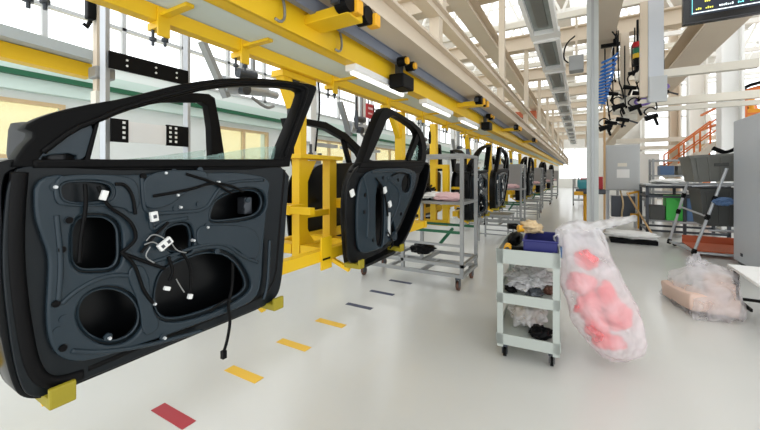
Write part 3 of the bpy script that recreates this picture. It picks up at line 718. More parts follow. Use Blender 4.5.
# hanging white strip columns + cabinets along the left wall
for k, (x, y, w_, h_, lab) in enumerate(((-4.4, 3.2, .5, 1.62, 'low dark grey machine behind the front door window divider'), (-5.2, 8.2, .9, 1.9, 'pale grey cabinet near the left wall, first of three'), (-5.0, 11.5, 1.0, 2.1, 'pale grey cabinet near the left wall, middle of three'), (-4.6, 15.2, 1.0, 2.2, 'pale grey cabinet near the left wall, last of three'))):
    t = thing('machine_cabinet', lab, 'cabinet', (x, y, 0), 'cabinets by the left wall')
    a = MB(); a.b2(x - w_ / 2, x + w_ / 2, y - .4, y + .4, .08, h_, bev=.015); a.build('body', 'gunmetal' if k == 0 else 'grey_paint', t)
    a = MB(); a.b2(x + w_ / 2, x + w_ / 2 + .015, y - .34, y + .34, .2, h_ - .1, bev=.004); d = a.build('door', 'panel_grey' if k == 0 else 'wall_white', t)
    a = MB(); a.b2(x + w_ / 2 + .015, x + w_ / 2 + .04, y - .3, y - .27, h_ * .5, h_ * .5 + .14); a.build('handle', 'black', d)
    a = MB(); a.b2(x - w_ / 2 + .03, x + w_ / 2 - .03, y - .37, y + .37, 0, .08); a.build('plinth', 'black', t)
for k, (x, y) in enumerate(((-4.0, 4.6), (-4.0, 6.2), (-3.9, 8.9), (-3.9, 11.9), (-3.9, 14.9))):
    nn = ['first', 'second', 'third', 'fourth', 'fifth'][k]
    t = thing('service_column', '%s white service column with hanging lines, left of the line' % nn, 'column', (x, y, 0), 'white service columns')
    a = MB(); a.b2(x - .07, x + .07, y - .07, y + .07, 0, 4.4); a.build('profile', 'white', t)
    a = MB(); a.tube([(x + .1, y, 3.4), (x + .14, y + .1, 2.8), (x + .1, y + .05, 2.2), (x + .09, y + .02, 1.9)], .015, smooth=2); a.build('air_hose', 'cable', t, smooth=True)
    a = MB(); a.b2(x + .07, x + .15, y - .1, y + .1, 1.5, 1.8); a.build('valve_box', 'steel', t)
    a = MB(); a.b2(x - .05, x + .05, y - .7, y + .7, 2.0, 2.06); a.build('side_rail', 'grey_paint', t)
# hanging tools below the first conveyor beam
for k, y in enumerate((3.0, 3.35, 5.0)):
    t = thing('hanging_tool', 'slim hanging tool on a cord under the yellow beam, %s one' % ['first', 'second', 'third'][k], 'tool', (-2.0, y, 1.95), 'hanging tools under the beam')
    a = MB(); a.tube([(-2.0, y, 2.296), (-2.0, y, 2.16)], .006); a.build('cord', 'cable', t)
    a = MB(); a.lathe((-2.0, y, 2.0), [(.012, -.03), (.02, 0), (.022, .1), (.014, .16)], 12); a.build('grip', 'black' if k else 'gunmetal', t)

# ================================================================== RACK TROLLEYS
def rack(y, lab, panel, first):
    x0, x1, xm, d = -2.9, -1.33, -2.17, .68
    t = thing('rack_trolley', lab, 'rack trolley', ((x0 + x1) / 2, y + d / 2, 0), 'grey rack trolleys')
    P = .022
    for (px_, py_) in ((x1, y), (x1, y + d), (xm, y), (xm, y + d)):
        a = MB(); a.b2(px_ - P, px_ + P, py_ - P, py_ + P, .22, 1.77); a.build('post', 'steel', t)
    a = MB()
    for z, xl in ((.2, x0), (.33, x0)):
        for yy in (y, y + d): a.b2(xl, x1 + P, yy - P, yy + P, z - P, z + P)
        for xx in (xl + P, xl + .5, (xl + x1) / 2 + .22, x1): a.b2(xx - P, xx + P, y + P, y + d - P, z - P + .001, z + P - .001)
    a.build('base_frame', 'steel', t)
    a = MB()
    for yy in (y, y + d): a.b2(xm, x1, yy - .018, yy + .018, 1.74, 1.775)
    for xx in (xm, x1): a.b2(xx - .018, xx + .018, y, y + d, 1.741, 1.774)
    a.build('top_frame', 'steel', t)
    a = MB(); a.b2(xm - .1, x1 + .02, y - .025, y + d + .02, 1.115, 1.15); a.build('shelf', 'steel', t)
    a = MB(); a.b2(xm, x1, y - .01, y + .02, .74, .775); a.bar((xm + .55, y, .6), (xm + .62, y + .3, .76), .03); a.b2(xm, x1, y + d - .02, y + d + .01, .74, .775); a.build('green_bar', 'green_dark', t)
    a = MB(); a.b2(xm, x1, y - .012, y + .012, .57, .6); a.build('stretcher', 'steel', t)
    if panel:
        a = MB(); a.b2(xm + .03, x1 - .03, y + .3, y + .32, 1.16, 1.74); a.build('back_panel', 'panel_grey', t)
    for cx in (x0 + .06, x1 - .06):
        for cy in (y + .03, y + d - .03):
            a = MB(); a.b2(cx - .03, cx + .03, cy - .03, cy + .03, .15, .178); a.b2(cx - .025, cx - .018, cy - .035, cy + .05, .05, .155); a.b2(cx + .018, cx + .025, cy - .035, cy + .05, .05, .155); c = a.build('caster', 'gunmetal', t)
            a = MB(); a.cyl((cx - .015, cy + .02, .062), (cx + .015, cy + .02, .062), .06, n=20); a.build('wheel', 'brown', c)
    q = MB(); q.blob((xm + .35, y + .3, 1.21), (.3, .2, .055), .3, 2.5, 4, 4 + y, floor=1.151); tag(q.build('cloth_bundle', 'white', smooth=True), 'crumpled white cloth on the shelf of the %s rack trolley' % first, 'cloth', 'cloths on the rack shelves')
    q = MB(); q.blob((x1 - .26, y + .22, 1.205), (.2, .16, .06), .3, 2.2, 4, 9 + y, floor=1.151); tag(q.build('cloth_bundle', 'pink', smooth=True), 'crumpled pink cloth on the shelf of the %s rack trolley' % first, 'cloth', 'cloths on the rack shelves')
    return t
rack(4.42, 'tall grey rack trolley on casters right behind the nearest rear door', False, 'nearest')
rack(9.42, 'second grey rack trolley with a grey back panel', True, 'second')
rack(14.4, 'third grey rack trolley with a grey back panel', True, 'third')
rack(19.4, 'fourth grey rack trolley with a grey back panel', True, 'fourth')
rack(24.4, 'farthest grey rack trolley with a grey back panel', True, 'farthest')
q = MB(); q.blob((-2.0, 4.75, 1.25), (.14, .2, .12), .5, 2.4, 4, 21, floor=1.152); q.tube([(-2.1, 4.5, 1.3), (-2.0, 4.6, 1.4), (-1.86, 4.7, 1.3), (-1.84, 4.6, 1.16)], .015, smooth=2)
tag(q.build('cable_bundle', 'cable', smooth=True), 'black cable bundle on the nearest rack trolley shelf', 'cable bundle')
q = MB(); q.blob((-2.0, 4.7, .44), (.16, .14, .08), .3, 2, 4, 24, floor=.353); tag(q.build('black_pouch', 'black', smooth=True), 'black pouch on the low frame of the nearest rack trolley', 'pouch')
def bench(x, y, lab):
    t = thing('low_bench', lab, 'bench', (x, y, 0), 'low grey bench frames')
    a = MB(); a.b2(x - .35, x + .35, y - .35, y + .35, .58, .62); a.build('top', 'steel', t)
    for dx in (-.32, .32):
        for dy in (-.32, .32):
            a = MB(); a.b2(x + dx - .018, x + dx + .018, y + dy - .018, y + dy + .018, 0, .58); a.build('leg', 'steel', t)
    a = MB()
    for dy in (-.32, .32): a.b2(x - .3, x + .3, y + dy - .012, y + dy + .012, .16, .185)
    a.build('stretcher', 'steel', t)
bench(-1.72, 8.4, 'low grey bench frame beside the line before the second rack')
bench(-1.62, 13.2, 'low grey bench frame beside the line before the third rack')

# ================================================================== TOOL CART
CT = (-.375, 2.99, 0)
ct = thing('tool_cart', 'grey three-shelf tool cart in the aisle', 'cart', CT)
ox, oy = CT[0], CT[1]; W, D, HT = .225, .86, .9
a = MB()
for sx in (-1, 1):
    for y in (0, D):
        a2 = MB(); x = ox + sx * (W - .022); a2.b2(x - .022, x + .022, oy + y - .012, oy + y + .012, .11, HT); a2.b2(ox + sx * W - .004, ox + sx * W + .004, oy + (y if y == 0 else y - .045), oy + (.045 if y == 0 else y), .11, HT); a2.build('leg', 'cart_grey', ct)
a.bm.free()
def tray(z, name, lip, fl=.012):
    a = MB(); a.b2(ox - W, ox + W, oy, oy + D, z - .012, z)
    for y in (oy - .006, oy + D + .006): a.b2(ox - W, ox + W, y - .006, y + .006, z - .06, z + lip)
    for x in (ox - W - .004, ox + W + .004): a.b2(x - .006, x + .006, oy, oy + D, z - .05, z + lip)
    a.build(name, 'cart_grey', ct)
tray(.845, 'top_tray', .055); tray(.525, 'middle_shelf', .02); tray(.19, 'bottom_shelf', .025)
for sx in (-1, 1):
    for y in (.06, D - .06):
        cx, cy = ox + sx * (W - .05), oy + y
        a = MB(); a.b2(cx - .025, cx + .025, cy - .025, cy + .025, .09, .14); a.b2(cx - .022, cx - .016, cy - .02, cy + .03, .03, .1); a.b2(cx + .016, cx + .022, cy - .02, cy + .03, .03, .1); c = a.build('caster', 'gunmetal', ct)
        a = MB(); a.cyl((cx - .012, cy + .01, .042), (cx + .012, cy + .01, .042), .04); a.build('wheel', 'black', c)
RZ = .06
ct.rotation_euler = (0, 0, RZ)
def cpt(x, y, z):   # point in the cart's own frame -> world
    return Vector((CT[0] + x * math.cos(RZ) - y * math.sin(RZ), CT[1] + x * math.sin(RZ) + y * math.cos(RZ), z))
t = thing('storage_bin', 'dark blue plastic bin in the top tray of the tool cart', 'bin', cpt(.09, .32, .846))
c = cpt(.09, .32, 0)
a = MB()
for dx in (-.12, .12): a.box((c.x + dx, c.y, .91), (.008, .5, .12))
for dy in (-.246, .246): a.box((c.x, c.y + dy, .91), (.24, .008, .12))
a.box((c.x, c.y, .853), (.24, .5, .008)); a.build('tub', 'blue', t)
a = MB(); a.tube([(c.x + q[0], c.y + q[1], .97) for q in ((-.125, -.25), (.125, -.25), (.125, .25), (-.125, .25))], .009, closed=True); a.build('rim', 'blue', t)
t.rotation_euler = (0, 0, RZ)
def drill(p, rz, lab, body='tool_yellow'):
    t = thing('power_tool', lab, 'tool', p, 'power tools on the cart'); x, y, z = p
    a = MB(); a.cyl((x - .07, y, z + .032), (x + .05, y, z + .032), .032, .028); a.build('motor_body', body, t, smooth=False)
    a = MB(); a.cyl((x + .05, y, z + .032), (x + .1, y, z + .032), .02, .012); a.build('chuck', 'gunmetal', t)
    a = MB(); a.box((x - .05, y + .08, z + .026), (.04, .12, .034), rz=.15, bev=.008); a.build('grip', 'black', t)
    a = MB(); a.box((x - .06, y + .16, z + .03), (.09, .06, .05), bev=.008); a.build('battery', 'black', t)
    t.rotation_euler = (0, 0, rz)
drill(cpt(-.165, .16, .847), -1.45, 'yellow power tool at the front left of the cart top')
drill(cpt(-.04, .42, .985), .5, 'yellow and black power tool lying across the blue bin')
drill(cpt(.02, .62, .985), 2.5, 'brown power tool lying at the back of the blue bin', 'tan')
a = MB(); p = cpt(-.14, .56, .846); a.blob((p.x, p.y, .9), (.06, .2, .06), .25, 2.4, 3, 5, floor=.847); tag(a.build('black_glove', 'black', smooth=True), 'black glove heap on the left of the cart top tray', 'glove')
a = MB(); p = cpt(.0, .38, .98); a.blob((p.x, p.y + .05, 1.03), (.09, .08, .06), .35, 2.3, 4, 6, floor=.982); tag(a.build('work_glove', 'tan', smooth=True), 'tan work glove on top of the blue bin', 'glove')
a = MB(); p = cpt(.0, .36, 0); a.blob((p.x, p.y, .6), (.165, .3, .075), .35, 3, 5, 11, floor=.527); tag(a.build('film_bag', 'film_dense', smooth=True), 'crumpled clear plastic bag on the middle shelf of the cart', 'bag')
for k, (x, y, w_, lab) in enumerate(((-.13, .12, .05, 'black part at the left of the cart middle shelf'), (.05, .08, .06, 'dark grey part at the front of the cart middle shelf'), (.15, .2, .035, 'dull red part at the right of the cart middle shelf'))):
    p = cpt(x, y, 0); a = MB(); a.blob((p.x, p.y, .555), (w_, .07, .03), .4, 2.2, 4, 31 + k, floor=.527); tag(a.build('small_part', ['black', 'gunmetal', 'brown'][k], smooth=True), lab, 'part', 'small parts on the cart')
p = cpt(-.02, .4, 0); a = MB(); a.blob((p.x, p.y, .31), (.15, .28, .12), .3, 2, 5, 13, floor=.192); tag(a.build('film_bag', 'film_dense', smooth=True), 'whitish plastic bag bulging on the bottom shelf of the cart', 'bag')
a = MB(); a.blob((p.x, p.y, .3), (.11, .22, .085), .25, 2, 4, 14, floor=.195); tag(a.build('packed_part', 'tan', smooth=True), 'beige part inside the bag on the cart bottom shelf', 'part')
p = cpt(.09, .1, 0); a = MB(); a.blob((p.x, p.y, .235), (.08, .08, .045), .4, 2.2, 4, 15, floor=.192); tag(a.build('small_part', 'black', smooth=True), 'black part in the front corner of the cart bottom shelf', 'part', 'small parts on the cart')
a = MB(); p = cpt(.245, .3, 0); a.b2(p.x - .012, p.x + .005, p.y - .05, p.y + .05, .82, .9); tag(a.build('paper_tag', 'blue_bin'), 'small blue and white tag on the right side of the cart', 'tag')

# ================================================================== RED AND WHITE BAG HANGING ON THE CART
def bag_ring(px0, py0, px1, py1, dep, ry): return (onD((px0 + px1) / 2, (py0 + py1) / 2, dep), (px1 - px0) / 2 / F * dep, ry)
sec = [(556, 600, 229, 3.0, .06), (557, 603, 236, 2.98, .1), (559, 607, 248, 2.95, .13), (561, 613, 264, 2.9, .17), (562, 621, 282, 2.86, .2), (566, 630, 300, 2.82, .22), (573, 637, 318, 2.78, .23), (583, 640, 335, 2.75, .22), (593, 639, 348, 2.73, .17), (603, 630, 357, 2.72, .08)]
def bag_mesh(sec, amp, k=1.0, n=56):
    mb = MB(); rings = []; fwd = Vector((-S_, C_, 0)); rt = Vector((C_, S_, 0))
    S = []
    for (a0, a1) in zip(sec, sec[1:]):
        for q in range(6): S.append(tuple(a0[i] + (a1[i] - a0[i]) * q / 6 for i in range(5)))
    S.append(sec[-1])
    for i, (x0, x1, y, dp, ry) in enumerate(S):
        c = onD((x0 + x1) / 2, y, dp); rx = (x1 - x0) / 2 / F * dp * k; ring = []
        for j in range(n):
            th = j / n * 2 * PI; d = Vector((math.cos(th), math.sin(th), i * .09))
            w_ = 1 + amp * noise.noise(Vector((d.x * 2.2, d.y * 2.2, i * .11))) + amp * .8 * (abs(noise.noise(Vector((d.x * 4, d.y * 4, i * .05 + 7)))) - .25)
            ring.append(mb.bm.verts.new(c + rt * math.cos(th) * rx * w_ + fwd * math.sin(th) * ry * k * w_ + Vector((0, 0, .012 * noise.noise(d * 3)))))
        rings.append(ring)
    for A, B in zip(rings, rings[1:]):
        for j in range(n): mb.bm.faces.new((A[j], A[(j + 1) % n], B[(j + 1) % n], B[j]))
    mb.bm.faces.new(rings[-1]); return mb
t = thing('plastic_bag', 'big translucent white bag of red pieces hanging beside the tool cart', 'bag', onD(612, 358, 2.72))
bag_mesh(sec, .16).build('film', 'film', t, smooth=True)
a = MB()
c0 = onD(578, 229, 3.0)
for (q, sd) in (((600, 640, 222, 217, 3.15), 1), ((560, 552, 226, 240, 2.98), 2)):
    pass
fan = [onD(x, y, d) for x, y, d in ((556, 229, 3.0), (563, 223, 3.02), (578, 220, 3.08), (590, 222, 3.1), (604, 219, 3.15), (620, 217, 3.2), (636, 215, 3.22), (637, 221, 3.2), (622, 224, 3.12), (603, 231, 3.02))]
mid = [p + Vector((0, 0, -.05)) + Vector((-S_, C_, 0)) * .06 for p in fan]
vt = [a.bm.verts.new(p) for p in fan]; cen = a.bm.verts.new(onD(582, 234, 2.96)); cb = a.bm.verts.new(onD(584, 232, 3.12))
for i in range(len(vt) - 1): a.bm.faces.new((vt[i], vt[i + 1], cen)); a.bm.faces.new((vt[i + 1], vt[i], cb))
bmesh.ops.subdivide_edges(a.bm, edges=a.bm.edges[:], cuts=3, use_grid_fill=True)
for v in a.bm.verts: v.co += Vector((0, 0, .018)) * noise.noise(v.co * 14) + Vector((-S_, C_, 0)) * .02 * noise.noise(v.co * 11 + Vector((5, 0, 0)))
a.build('gathered_neck', 'film_dense', t, smooth=True)
a = MB(); p0 = onD(558, 234, 2.98); a.tube([p0, p0 + Vector((-.04, -.01, -.03)), cpt(.23, .36, .9)], .008, smooth=1); a.build('tie', 'film_dense', t, smooth=True)
for k, (x, y, d, rx_, rz_, sd) in enumerate(((586, 260, 2.88, .085, .07, 2), (581, 283, 2.86, .11, .08, 1), (589, 305, 2.85, .09, .12, 4), (608, 298, 2.82, .07, .13, 3), (619, 316, 2.79, .09, .1, 5), (596, 326, 2.81, .08, .09, 6), (610, 342, 2.77, .12, .055, 7), (600, 318, 2.88, .08, .12, 9))):
    a = MB(); a.blob(onD(x, y, d), (rx_, .07, rz_), .34, 1.7, 4, sd, rz=TH, ry=.4 * ((sd % 3) - 1) if sd != 7 else .1)
    tag(a.build('red_piece', 'pink_red', smooth=True), 'red crumpled piece inside the hanging plastic bag', 'piece', 'red pieces in the plastic bag')

# ================================================================== BAG ON THE FLOOR, WHITE TABLE, GREY CABINET
def P3(px_, py_, z):
    t_ = (z - EYE) * F / (HY - py_); return onD(px_, py_, t_)
def hull(pts, name, m, parent=None, bev=.015, sub=2, amp=.01, seed=0):
    mb = MB(); vs = [mb.bm.verts.new(p) for p in pts]; r = bmesh.ops.convex_hull(mb.bm, input=vs)
    bmesh.ops.delete(mb.bm, geom=[g for g in r['geom_interior'] if isinstance(g, bmesh.types.BMVert)], context='VERTS')
    if sub:
        bmesh.ops.subdivide_edges(mb.bm, edges=mb.bm.edges[:], cuts=sub, use_grid_fill=True); bmesh.ops.triangulate(mb.bm, faces=mb.bm.faces[:])
        bmesh.ops.subdivide_edges(mb.bm, edges=mb.bm.edges[:], cuts=1)
        for _ in range(2): bmesh.ops.smooth_vert(mb.bm, verts=mb.bm.verts, factor=.35, use_axis_x=True, use_axis_y=True, use_axis_z=True)
        for v in mb.bm.verts:
            n1 = noise.noise(v.co * 5 + Vector((seed, 0, 0))); n2 = noise.noise(v.co * 11 + Vector((0, seed, 0)))
            v.co += v.co.normalized().cross(Vector((0, 0, 1))) * amp * n1 + Vector((0, 0, amp * n2))
            v.co.z = max(v.co.z, .006 if m != 'film' else .003)
    return mb.build(name, m, parent, smooth=bool(sub))
floor_pts = [P3(658, 290, 0), P3(690, 316, 0), P3(716, 321, 0), P3(735, 319, 0), onD(741, 296, 4.6), onD(726, 285, 5.0)]
floor_pts = [Vector((p.x, p.y, .004)) for p in floor_pts]
cA = [Vector((.86, 5.55, .005)), Vector((1.0, 4.75, .005)), Vector((1.42, 4.86, .005)), Vector((1.52, 5.5, .005)), Vector((1.1, 5.9, .005))]
top = [Vector((.9, 5.5, .3)), Vector((1.02, 4.85, .2)), Vector((1.4, 4.92, .3)), Vector((1.5, 5.4, .42)), Vector((1.22, 5.5, .5)), Vector((1.1, 5.25, .46)), Vector((1.38, 5.1, .42))]
t = thing('plastic_bag', 'clear plastic bag with beige parts lying on the floor at right', 'bag', (1.18, 5.25, 0))
hull(cA + top, 'film', 'film', t, sub=3, amp=.05, seed=3)
a = MB(); pk = onD(694, 263, 4.9); b0 = Vector((1.14, 5.3, .4))
a.blob((pk + b0) / 2, (.09, .06, .13), .5, 2.2, 4, 8); a.build('twisted_top', 'film', t, smooth=True)
for k, (q, sc_, rz_, lab) in enumerate((((1.02, 5.2, .13), (.14, .42, .11), .22, 'beige wrapped part inside the floor bag, left one'), ((1.24, 5.02, .12), (.17, .16, .1), .3, 'beige wrapped part inside the floor bag, front one'), ((1.32, 5.3, .2), (.14, .24, .17), -.1, 'beige wrapped part inside the floor bag, right one'))):
    a = MB(); a.box(q, (sc_[0] * 1.6, sc_[1] * 1.6, sc_[2] * 1.7), rz=rz_, rx=.06 * (k - 1), bev=.03)
    bmesh.ops.subdivide_edges(a.bm, edges=a.bm.edges[:], cuts=3, use_grid_fill=True)
    for v in a.bm.verts: v.co += Vector((.03, .03, .025)) * noise.noise(v.co * 6); v.co.z = max(v.co.z, .01)
    tag(a.build('wrapped_part', 'tan_pink', smooth=True), lab, 'part', 'wrapped parts in the floor bag')
# white table at the right edge
t = thing('side_table', 'low white table with black legs cut off by the right edge', 'table', (2.0, 5.0, 0))
a = MB(); a.plate([(1.42, 5.38), (2.6, 5.38), (2.6, 4.2), (1.55, 4.2), (1.4, 4.46)], .47, .5, (), .004, axis='Z'); a.build('tabletop', 'white', t)
for x, y in ((1.47, 5.3), (2.5, 5.3), (2.5, 4.3), (1.62, 4.3)):
    a = MB(); a.b2(x - .018, x + .018, y - .018, y + .018, 0, .47); a.build('leg', 'black', t)
a = MB(); a.b2(1.47, 2.5, 5.29, 5.31, .13, .16); a.b2(1.46, 1.48, 4.9, 5.3, .13, .16); a.b2(2.49, 2.51, 4.3, 5.3, .13, .16); a.build('stretcher', 'black', t)
a = MB(); a.b2(1.95, 2.3, 5.12, 5.26, .0, .12, bev=.01); tag(a.build('yellow_block', 'tool_yellow'), 'yellow block on the floor under the white table', 'block')
# big grey cabinet
t = thing('steel_cabinet', 'large plain blue grey cabinet at the right edge', 'cabinet', (2.9, 7.4, 0))
a = MB(); a.b2(2.26, 3.6, 6.4, 8.28, .06, 2.42, bev=.012); a.build('body', 'cab_grey', t)
a = MB(); a.b2(2.3, 3.55, 6.45, 8.22, 0, .06); a.build('plinth', 'gunmetal', t)
a = MB(); a.b2(2.35, 2.95, 6.385, 6.4, .15, 2.35, bev=.004); a.b2(2.97, 3.55, 6.385, 6.4, .15, 2.35, bev=.004); d = a.build('door', 'cab_grey', t)
a = MB(); a.b2(2.9, 2.93, 6.35, 6.385, 1.1, 1.25); a.build('handle', 'black', d)
for y in (7.0, 7.9):
    a = MB(); a.box((2.25, y, .2), (.012, .07, .05), bev=.004); a.build('latch', 'gunmetal', t)

# ================================================================== FLOW RACK WITH GREY BINS
t = thing('flow_rack', 'aluminium pipe flow rack with sloping rails left of the grey cabinet', 'rack', (2.0, 9.0, 0))
feet = {}
for k, (x, y, ztop, lean) in enumerate(((1.78, 8.45, 1.62, .44), (1.6, 9.5, 1.62, .36))):
    a = MB(); b0 = Vector((x, y, .1)); b1 = Vector((x + lean, y, ztop)); a.cyl(b0, b1, .024); pp = a.build('post', 'alu', t)
    for f in (.0, .42, .64):
        a = MB(); c = b0.lerp(b1, f); d = (b1 - b0).normalized(); a.cyl(c - d * .05, c + d * .05, .036); a.cyl(c + Vector((0, -.05, 0)), c + Vector((0, .05, 0)), .032); a.build('clamp', 'black', pp)
for x, y in ((2.85, 8.45), (2.85, 9.5)):
    a = MB(); a.cyl((x, y, .03), (x, y, 1.7), .024); a.build('post', 'alu', t)
a = MB(); a.cyl((1.78, 8.45, .1), (1.6, 9.5, .1), .022); a.build('front_rail', 'alu', t)
a = MB(); a.cyl((1.78, 8.45, .08), (2.85, 8.45, .08), .022); a.build('base_rail', 'alu', t)
a = MB(); a.cyl((1.6, 9.5, .08), (2.85, 9.5, .08), .022); a.build('base_rail', 'alu', t)
a = MB(); a.cyl((1.98, 8.45, .74), (1.77, 9.5, .84), .018); a.build('middle_rail', 'alu', t)
a = MB(); a.cyl((1.75, 8.45, 1.3), (2.85, 8.45, 1.34), .02); a.build('roller_rail', 'alu', t)
a = MB(); a.cyl((1.65, 9.5, 1.3), (2.85, 9.5, 1.34), .02); a.build('roller_rail', 'alu', t)
a = MB(); a.cyl((1.98, 8.45, .5), (2.85, 8.45, .53), .02); a.build('lower_roller_rail', 'alu', t)
a = MB(); a.cyl((1.77, 9.5, .5), (2.85, 9.5, .53), .02); a.build('lower_roller_rail', 'alu', t)
for y in (8.45, 9.5):
    a = MB(); a.cyl((1.7 if y > 9 else 1.8, y + .03, .04), (1.7 if y > 9 else 1.8, y + .06, .04), .04); a.build('wheel', 'black', t)
t = thing('floor_tray', 'flat orange brown tray lying in the foot of the flow rack', 'tray', (2.3, 8.9, .1))
a = MB(); a.b2(1.8, 2.8, 8.48, 9.46, .105, .125); a.build('base', 'orange_tray', t)
a = MB(); a.b2(1.8, 2.8, 9.44, 9.47, .125, .26); a.b2(2.78, 2.81, 8.48, 9.46, .125, .26); a.build('rim', 'orange_tray', t)
def crate(x0, x1, y0, y1, z, h, lab, m, tilt):
    t = thing('grey_crate', lab, 'crate', ((x0 + x1) / 2, (y0 + y1) / 2, z), 'grey plastic crates')
    s = .06
    a = MB(); bm = a.bm
    def ring(z_, e): return [(x0 + e, y0 + e, z_), (x1 - e, y0 + e, z_), (x1 - e, y1 - e, z_), (x0 + e, y1 - e, z_)]
    R = [ring(z, s), ring(z + h, 0), ring(z + h, .02), ring(z + .02, s + .02)]
    V = [[bm.verts.new(p) for p in r] for r in R]
    bm.faces.new(V[0][::-1])
    for A, B in zip(V, V[1:]):
        for k in range(4): bm.faces.new((A[k], A[(k + 1) % 4], B[(k + 1) % 4], B[k]))
    bm.faces.new(V[3]); b = a.build('tub', m, t)
    a = MB(); a.b2(x0 - .015, x1 + .015, y0 - .015, y0, z + h - .05, z + h); a.b2(x0 - .015, x0, y0, y1, z + h - .05, z + h); a.b2(x1, x1 + .015, y0, y1, z + h - .05, z + h); a.b2(x0 - .015, x1 + .015, y1, y1 + .015, z + h - .05, z + h); a.build('rim', m, t)
    for k in range(5):
        f = (k + .5) / 5; x = x0 + s + (x1 - x0 - 2 * s) * f
        a = MB(); a.bar((x, y0 + s - .012, z + .03), (x + (f - .5) * .1, y0 - .008, z + h - .06), .03, .02, up=(0, 1, 0)); a.build('rib', m, t)
    a = MB(); xm = (x0 + x1) / 2; a.box((xm, y0 + .012, z + h * .62), (.2, .03, .06), bev=.01); a.build('hand_grip', 'bin_dark' if m == 'bin_grey' else 'bin_grey', t)
    t.rotation_euler = (0, tilt, 0)
crate(1.76, 2.62, 8.55, 9.4, 1.38, .5, 'grey plastic crate on the upper level of the flow rack', 'bin_grey', -.04)
crate(1.9, 2.72, 8.55, 9.4, .57, .68, 'darker grey plastic crate on the lower level of the flow rack', 'bin_dark', -.02)
a = MB(); p = Vector((2.3, 8.9, 1.95)); a.tube([p + Vector(q) for q in ((-.2, -.2, .06), (-.08, -.2, -.04), (.05, -.2, -.02), (.2, -.18, .12), (.34, -.1, .15))], .03, smooth=2); a.box(p + Vector((-.12, -.2, .0)), (.2, .06, .07), ry=.5, bev=.01)
tag(a.build('black_bracket', 'black', smooth=True), 'black bent part sticking out of the upper grey crate', 'part')
a = MB(); a.blob((2.16, 8.39, 1.03), (.15, .05, .07), .3, 2, 4, 71); tag(a.build('blue_glove', 'blue_bin'), 'blue glove hung on the rail in front of the lower grey crate', 'glove')

# ================================================================== CONTROL CABINET, BENCHES, STANDS IN THE RIGHT BACKGROUND
Y = 12.1
t = thing('control_cabinet', 'grey control cabinet with a paper label on a post stand', 'cabinet', (1.0, Y, 0))
a = MB(); a.b2(.58, 1.4, Y, Y + .5, 1.06, 2.36, bev=.015); a.build('body', 'grey_paint', t)
a = MB(); a.b2(.62, 1.36, Y - .02, Y, 1.1, 2.32, bev=.006); d = a.build('door', 'grey_paint', t)
a = MB(); a.b2(.86, 1.16, Y - .024, Y - .0205, 1.42, 1.66); a.build('paper_label', 'white', d)
a = MB(); a.b2(.88, 1.1, Y - .024, Y - .0205, 1.74, 1.84); a.build('name_plate', 'cream', d)
for x in (.66, 1.32):
    a = MB(); a.b2(x - .04, x + .04, Y + .2, Y + .28, 0, 1.06); a.build('leg', 'cab_grey', t)
a = MB(); a.b2(1.18, 1.42, Y + .02, Y + .08, .35, .42); a.b2(1.35, 1.42, Y + .02, Y + .08, .0, 1.06); a.bar((1.1, Y + .05, .96), (1.38, Y + .05, 1.04), .06); a.build('yellow_bracket', 'tool_yellow', t)
a = MB(); a.b2(.74, 1.3, Y + .05, Y + .45, .3, .9); a.build('transformer_box', 'gunmetal', t)
a = MB(); a.tube([(.95, Y + .1, 1.06), (1.02, Y - .1, .7), (.96, Y - .15, .4), (.98, Y - .2, .1)], .022, smooth=2); a.build('cable_loop', 'tan', t, smooth=True)
# wooden poles + thin orange post beside the column
a = MB(); a.bar((1.02, 11.2, 1.04), (1.5, 10.55, 0.0), .03); tag(a.build('leaning_stick', 'wood'), 'long wooden stick leaning against the control cabinet', 'stick')
a = MB(); a.b2(.5, .55, 11.2, 11.26, 0, 4.36); tag(a.build('thin_post', 'wood'), 'thin tan post right beside the grey double column', 'post')
# grey double column in the aisle
t = thing('double_column', 'grey slotted double column in the middle of the aisle behind the bag', 'column', (.19, 7.0, 0))
a = MB(); a.b2(.07, .24, 6.9, 7.07, 0, 4.9); a.build('profile', 'column_grey', t)
a = MB(); a.b2(.135, .175, 6.885, 6.899, .02, 4.9); a.build('slot', 'steel', t)
a = MB(); a.b2(0.0, .31, 6.84, 7.14, 0, .015); a.build('foot_plate', 'steel', t)
t = thing('slim_column', 'slim grey column just left of the double column', 'column', (.1, 8.6, 0))
a = MB(); a.b2(.12, .26, 9.2, 9.34, 0, 3.9); a.build('profile', 'steel', t)
a = MB(); a.b2(.08, .3, 9.15, 9.4, 0, .02); a.build('foot_plate', 'steel', t)
# black mat with white cover
t = thing('floor_mat', 'black anti fatigue mat on the floor under the white sheet', 'mat', (.95, 9.3, 0))
a = MB(); a.b2(.55, 1.4, 9.35, 10.0, 0, .09, bev=.02); a.build('mat', 'black', t)
a = MB(); a.blob((.95, 9.6, .17), (.5, .34, .08), .25, 2, 4, 41, floor=.092); tag(a.build('white_sheet', 'white', smooth=True), 'white plastic sheet heaped on the black mat behind the bag', 'sheet')
